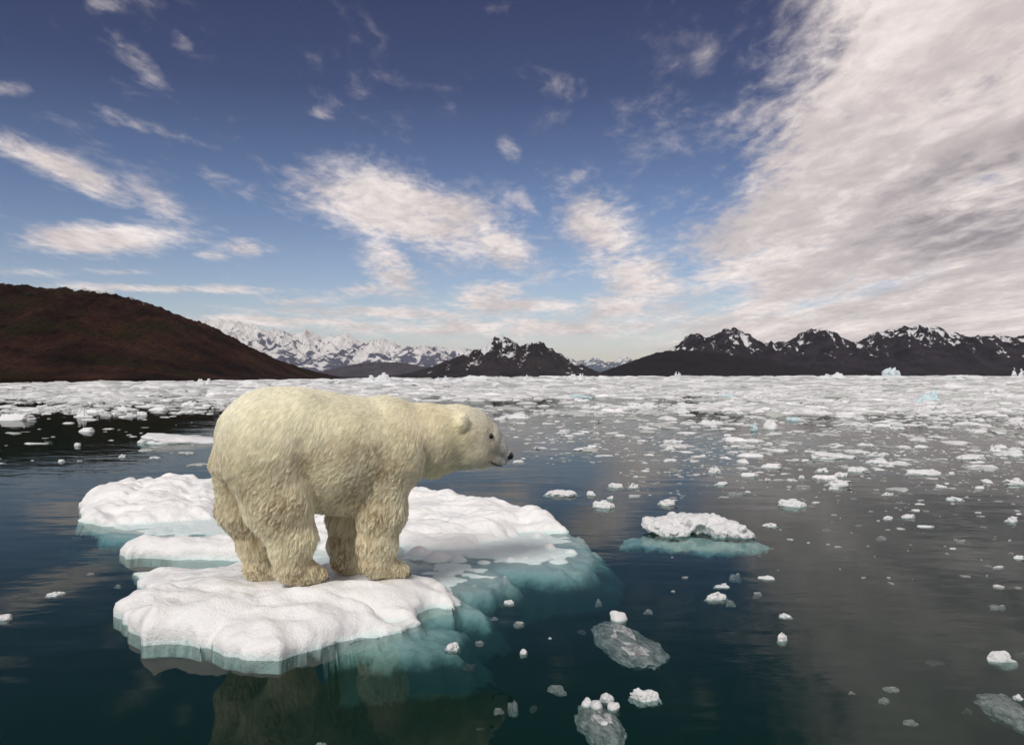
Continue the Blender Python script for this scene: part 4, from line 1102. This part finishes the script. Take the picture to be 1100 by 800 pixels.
def clear_chunk(label, px, yt, yb, w, lumps, seed, elong=1.0, capmat=ICE, z0=-0.045):
    dn, df = HC*F/(yb-HZ), HC*F/(yt-HZ)
    d = (dn+df)/2; W = w*d/F; Dp = (df-dn)*elong
    root = bpy.data.objects.new('clear_ice_chunk', None); COL.objects.link(root); root.location = ((px-550)/F*d, d, 0)
    tag(root, label, 'ice chunk')
    g = np.random.default_rng(seed)
    bl = [(0, 0, -.1, .7, .75, .55)]+[(g.uniform(-.5, .5), g.uniform(-.6, .6), g.uniform(-.25, .15), g.uniform(.3, .5), g.uniform(.3, .5), g.uniform(.3, .5)) for i in range(7)]
    me = blob_mesh('clear_ice', bl, 0.05, 0.08, 3.2, seed, 0.08, lo=(-1.2, -1.3, -.95), hi=(1.2, 1.3, .9))
    o = link('clear_ice', me, CLEAR, root); o.scale = (W*.52, Dp*.5, .10); o.location.z = z0
    o.rotation_euler = (0, 0, g.uniform(-.2, .2))
    for (lx, ly, lw, lh) in lumps:                   # lumps given by photo pixels
        a, b = ground(lx, ly, 0.02)
        s = lw*b/F/2
        bl = [(0, 0, 0, .7, .65, .6)]+[(g.uniform(-.4, .4), g.uniform(-.4, .4), g.uniform(0, .5), g.uniform(.25, .4), g.uniform(.25, .4), g.uniform(.25, .45)) for i in range(5)]
        me = blob_mesh('white_lump', bl, 0.09, 0.05, 3.5, seed+int(lx), 0.12)
        c = link('white_lump', me, capmat, root); c.location = (a-root.location.x, b-root.location.y, 0.0); c.scale = (s, s*1.1, lh*b/F)
clear_chunk('clear grey ice chunk with one white knob on its far end', 669, 655, 717, 72, [(665, 662, 26, 11)], 21)
clear_chunk('round clear chunk topped by white lumps at the bottom edge', 645, 744, 797, 64, [(630, 753, 16, 9), (641, 755, 18, 10), (652, 747, 22, 9), (659, 756, 19, 10), (649, 773, 11, 5)], 22)
clear_chunk('big clear ice slab with white streaks in the lower right corner', 1082, 733, 776, 52, [(1093, 746, 14, 5)], 25)

# the thick flat floe behind the bear's rump
def rump_floe():
    o = place('ice_floe', 189, 461, 478, 122, 'flat', 2, ICE, rot=0.0, dr=0.5)
    tag(o, 'thick flat white floe with bluish foot left behind the bear rump', 'ice floe')
    o = place('ice_chunk', 201, 483, 488, 24, 'flat', 5, CLEAR, rot=0.1)
    tag(o, 'thin grey flake in front of the thick flat floe by the rump', 'ice chunk')
rump_floe()

# ------------------------------------------------------------------ the drifting brash field
def density(px, py):
    """share of water covered with ice at a point of the fjord, and how white the pieces are"""
    n = fbm(px/90, py/9, None, 3, seed=15)
    left = np.clip((330-px)/80, 0, 1); right = np.clip((px-600)/80, 0, 1); mid = 1-np.maximum(left, right)
    start = np.interp(px, [-300, 0, 330, 640, 1400], [413.5, 412.5, 408.5, 405.2, 404.9])
    dl = np.interp(py, [404, 412, 428, 434, 446, 452, 480, 510, 530], [1, .85, .55, .25, .12, .03, .02, .01, 0])
    dm = np.interp(py, [404, 420, 425, 429, 438, 444, 476, 482, 520, 560], [1, .95, .65, .18, .12, .42, .36, .06, .03, 0])
    dr = np.interp(py, [404, 420, 428, 436, 448, 470, 485, 500, 520, 560, 640], [1, 1, .92, .60, .80, .66, .50, .30, .12, .03, 0])
    dr = dr*np.interp(px, [600, 720, 860, 1000, 1100], [.75, .85, 1, 1.15, 1.2])
    d = dl*left+dm*mid+dr*right
    n2_ = fbm(px/35, py/5, None, 3, seed=16)
    d = d*np.clip(1+(1.3*n+0.8*n2_)*np.clip((py-416)/12, 0, 1), 0, 2)
    hole = np.exp(-((px-740)/75)**2-((py-432.5)/3.6)**2)+np.exp(-((px-800)/60)**2-((py-455)/4)**2)*.6+np.exp(-((px-620)/60)**2-((py-435)/4.5)**2)*.9
    return np.clip(d*(1-0.9*np.clip(hole, 0, 1)), 0, 1)*(py > start)

def brash():
    g = np.random.default_rng(77)
    N0 = 260000
    u = g.random(N0)
    # more candidates in the far rows, where pieces show small
    py = 404.7+np.where(g.random(N0) < .55, (u**1.3)*40, u**1.2*230); px = g.uniform(-200, 1300, N0)
    keep = g.random(N0) < density(px, py)*np.interp(py, [404, 412, 425, 450, 480, 520], [.30, .27, .36, .55, .62, .40])
    # keep clear of the bear's floe and of the hand-placed pieces
    keep &= ~((py > 500) & (px < 660)) & ~((px > 215) & (px < 560) & (py > 470)) & ~((np.abs(px-748) < 80) & (np.abs(py-565) < 30))
    px, py = px[keep], py[keep]
    n = len(px)
    w = np.exp(g.normal(np.log(np.interp(py, [405, 412, 430, 460, 500], [8, 8, 5.5, 4.2, 3.6])), 0.85, n))
    w = np.minimum(w, np.interp(py, [405, 420, 450, 500], [30, 30, 32, 26]))
    fine = g.random(n) < np.interp(py, [405, 425, 440, 500], [.05, .15, .55, .72])*np.where(px < 300, .4, 1)
    w = np.where(fine, np.minimum(w, 9), w)
    d = HC*F/(py-HZ); W = w*d/F
    hr = np.where(fine, g.uniform(.015, .05, n), g.uniform(.04, .14, n))*np.interp(py, [405, 415, 440], [.55, .7, 1.0])
    X = (px-550)/F*d
    # the largest pieces become things of their own
    NI = 170
    size = w*np.where(fine, .2, 1)*((px > -5) & (px < 1105) & (py > 409.5) & ~((px > 225) & (px < 555) & (py > 415)))
    order = np.argsort(-size); big = order[:NI]
    for j, i in enumerate(big):
        kind = g.choice(['crumbly', 'flat', 'flat', 'flat', 'peak'])
        o = bpy.data.objects.new('ice_chunk', variant(kind, int(g.integers(0, 7)), ICE)); COL.objects.link(o)
        o.location = (X[i], d[i], 0); o.scale = (W[i]*.5, W[i]*g.uniform(.3, .5), W[i]*hr[i]*1.0); o.rotation_euler = (0, 0, g.uniform(0, 6.28))
        if px[i] < 320:
            if py[i] < 432: lab, gr = 'white ice piece packed in the band under the brown hill', 'ice pieces packed under the brown hill'
            else: lab, gr = 'white ice piece scattered on the dark water at left below the pack', 'ice pieces on the dark water at left'
        elif px[i] < 600:
            if py[i] < 430: lab, gr = 'white ice piece packed in the band behind the bear head and neck', 'ice pieces packed behind the bear'
            else: lab, gr = 'white ice piece drifting in the fine brash just right of the bear head', 'ice pieces in the fine brash by the bear head'
        else:
            if py[i] < 425: lab, gr = 'far white ice piece packed below the dark mountains at right', 'ice pieces packed below the dark mountains'
            elif py[i] < 455: lab, gr = 'white ice piece in the crowded drift ice around the leaning berg', 'ice pieces around the leaning berg'
            elif py[i] < 485: lab, gr = 'white ice piece in the loose brash between leaning berg and longest floe', 'ice pieces in the loose brash'
            else: lab, gr = 'white ice piece scattered on brown water near the longest floe', 'ice pieces scattered on brown water'
        tag(o, lab, 'ice chunk', gr)
    rest = np.setdiff1d(np.arange(n), big)
    px, py, w, fine, d, W, hr, X = (a[rest] for a in (px, py, w, fine, d, W, hr, X)); n = len(px)
    # low domed flakes, an irregular outline each
    A = 9
    ang = np.linspace(0, 2*math.pi, A, endpoint=False)[None]+g.uniform(0, 6.28, (n, 1))+g.normal(0, .16, (n, A))
    rad = np.clip(1+g.normal(0, .22, (n, A)), .5, 1.6)
    asp = g.uniform(.45, .95, (n, 1)); th = g.uniform(0, 3.14, (n, 1))
    lx, ly = rad*np.cos(ang), rad*np.sin(ang)*asp
    ex, ey = lx*np.cos(th)-ly*np.sin(th), lx*np.sin(th)+ly*np.cos(th)
    H = (W*hr)[:, None]
    rings = []
    for f, zf in ((1.06, -.35), (1.0, .35), (.68, .9)):
        zz = H*zf*(1+g.normal(0, .22, (n, A)))
        if zf < 0: zz = -np.abs(zz)-0.01
        rings.append(np.stack([X[:, None]+ex*f*W[:, None]*.5, d[:, None]+ey*f*W[:, None]*.5, zz], -1))
    apex = np.stack([X+g.normal(0, .12, n)*W, d+g.normal(0, .12, n)*W, H[:, 0]*g.uniform(.8, 1.35, n)], -1)[:, None]
    V = np.concatenate(rings+[apex], 1); m = V.shape[1]
    q = []
    for r in range(2):
        for a in range(A): q.append((r*A+a, r*A+(a+1) % A, (r+1)*A+(a+1) % A, (r+1)*A+a))
    q = np.array(q); t3 = np.array([(2*A+a, 2*A+(a+1) % A, 3*A) for a in range(A)])
    t4 = np.stack([t3[:, 0], t3[:, 1], t3[:, 2], t3[:, 2]], 1)
    off = (np.arange(n)*m)[:, None, None]
    # triangles as their own faces
    Vf = V.reshape(-1, 3)
    fq = (off+q[None]).reshape(-1, 4); ft = (off+t3[None]).reshape(-1, 3)
    tri = np.concatenate([fq[:, [0, 1, 2]], fq[:, [0, 2, 3]], ft])
    me = mesh_np('drift_ice', Vf, tri, smooth=False)
    tone = np.where(fine, g.choice([.16, .30, .42, .58], n, p=[.26, .28, .26, .20]), g.choice([.45, .6, .74, .84], n, p=[.28, .30, .26, .16]))
    C = tone[:, None]*np.array([1.0, 1.0, 1.0])[None]; C[:, 0] *= np.where(tone < .6, .97, 1); C[:, 2] *= np.where(tone < .6, .95, 1.01)
    attr_col(me, 'tint', np.repeat(C, m, 0))
    mt, N = material('drift_ice')
    at = N.new('ShaderNodeAttribute', attribute_name='tint'); P = N.new('ShaderNodeTexCoord').outputs['Object']
    c = N.mix(N.m('MULTIPLY', N.noise(P, 2.0, 4), 0.3), at.outputs['Color'], (0.55, 0.60, 0.62))
    p = princ(N, c, 0.5, 0.4, Normal=bump(N, N.noise(P, 12, 4), 0.05, 0.7)); N.l.new(p.outputs[0], N.out.inputs[0])
    o = link('drift_ice', me, mt)
    tag(o, 'countless small flakes of drifting brash ice covering the fjord', 'drift ice', kind='stuff')
    print('BRASH', n)
brash()
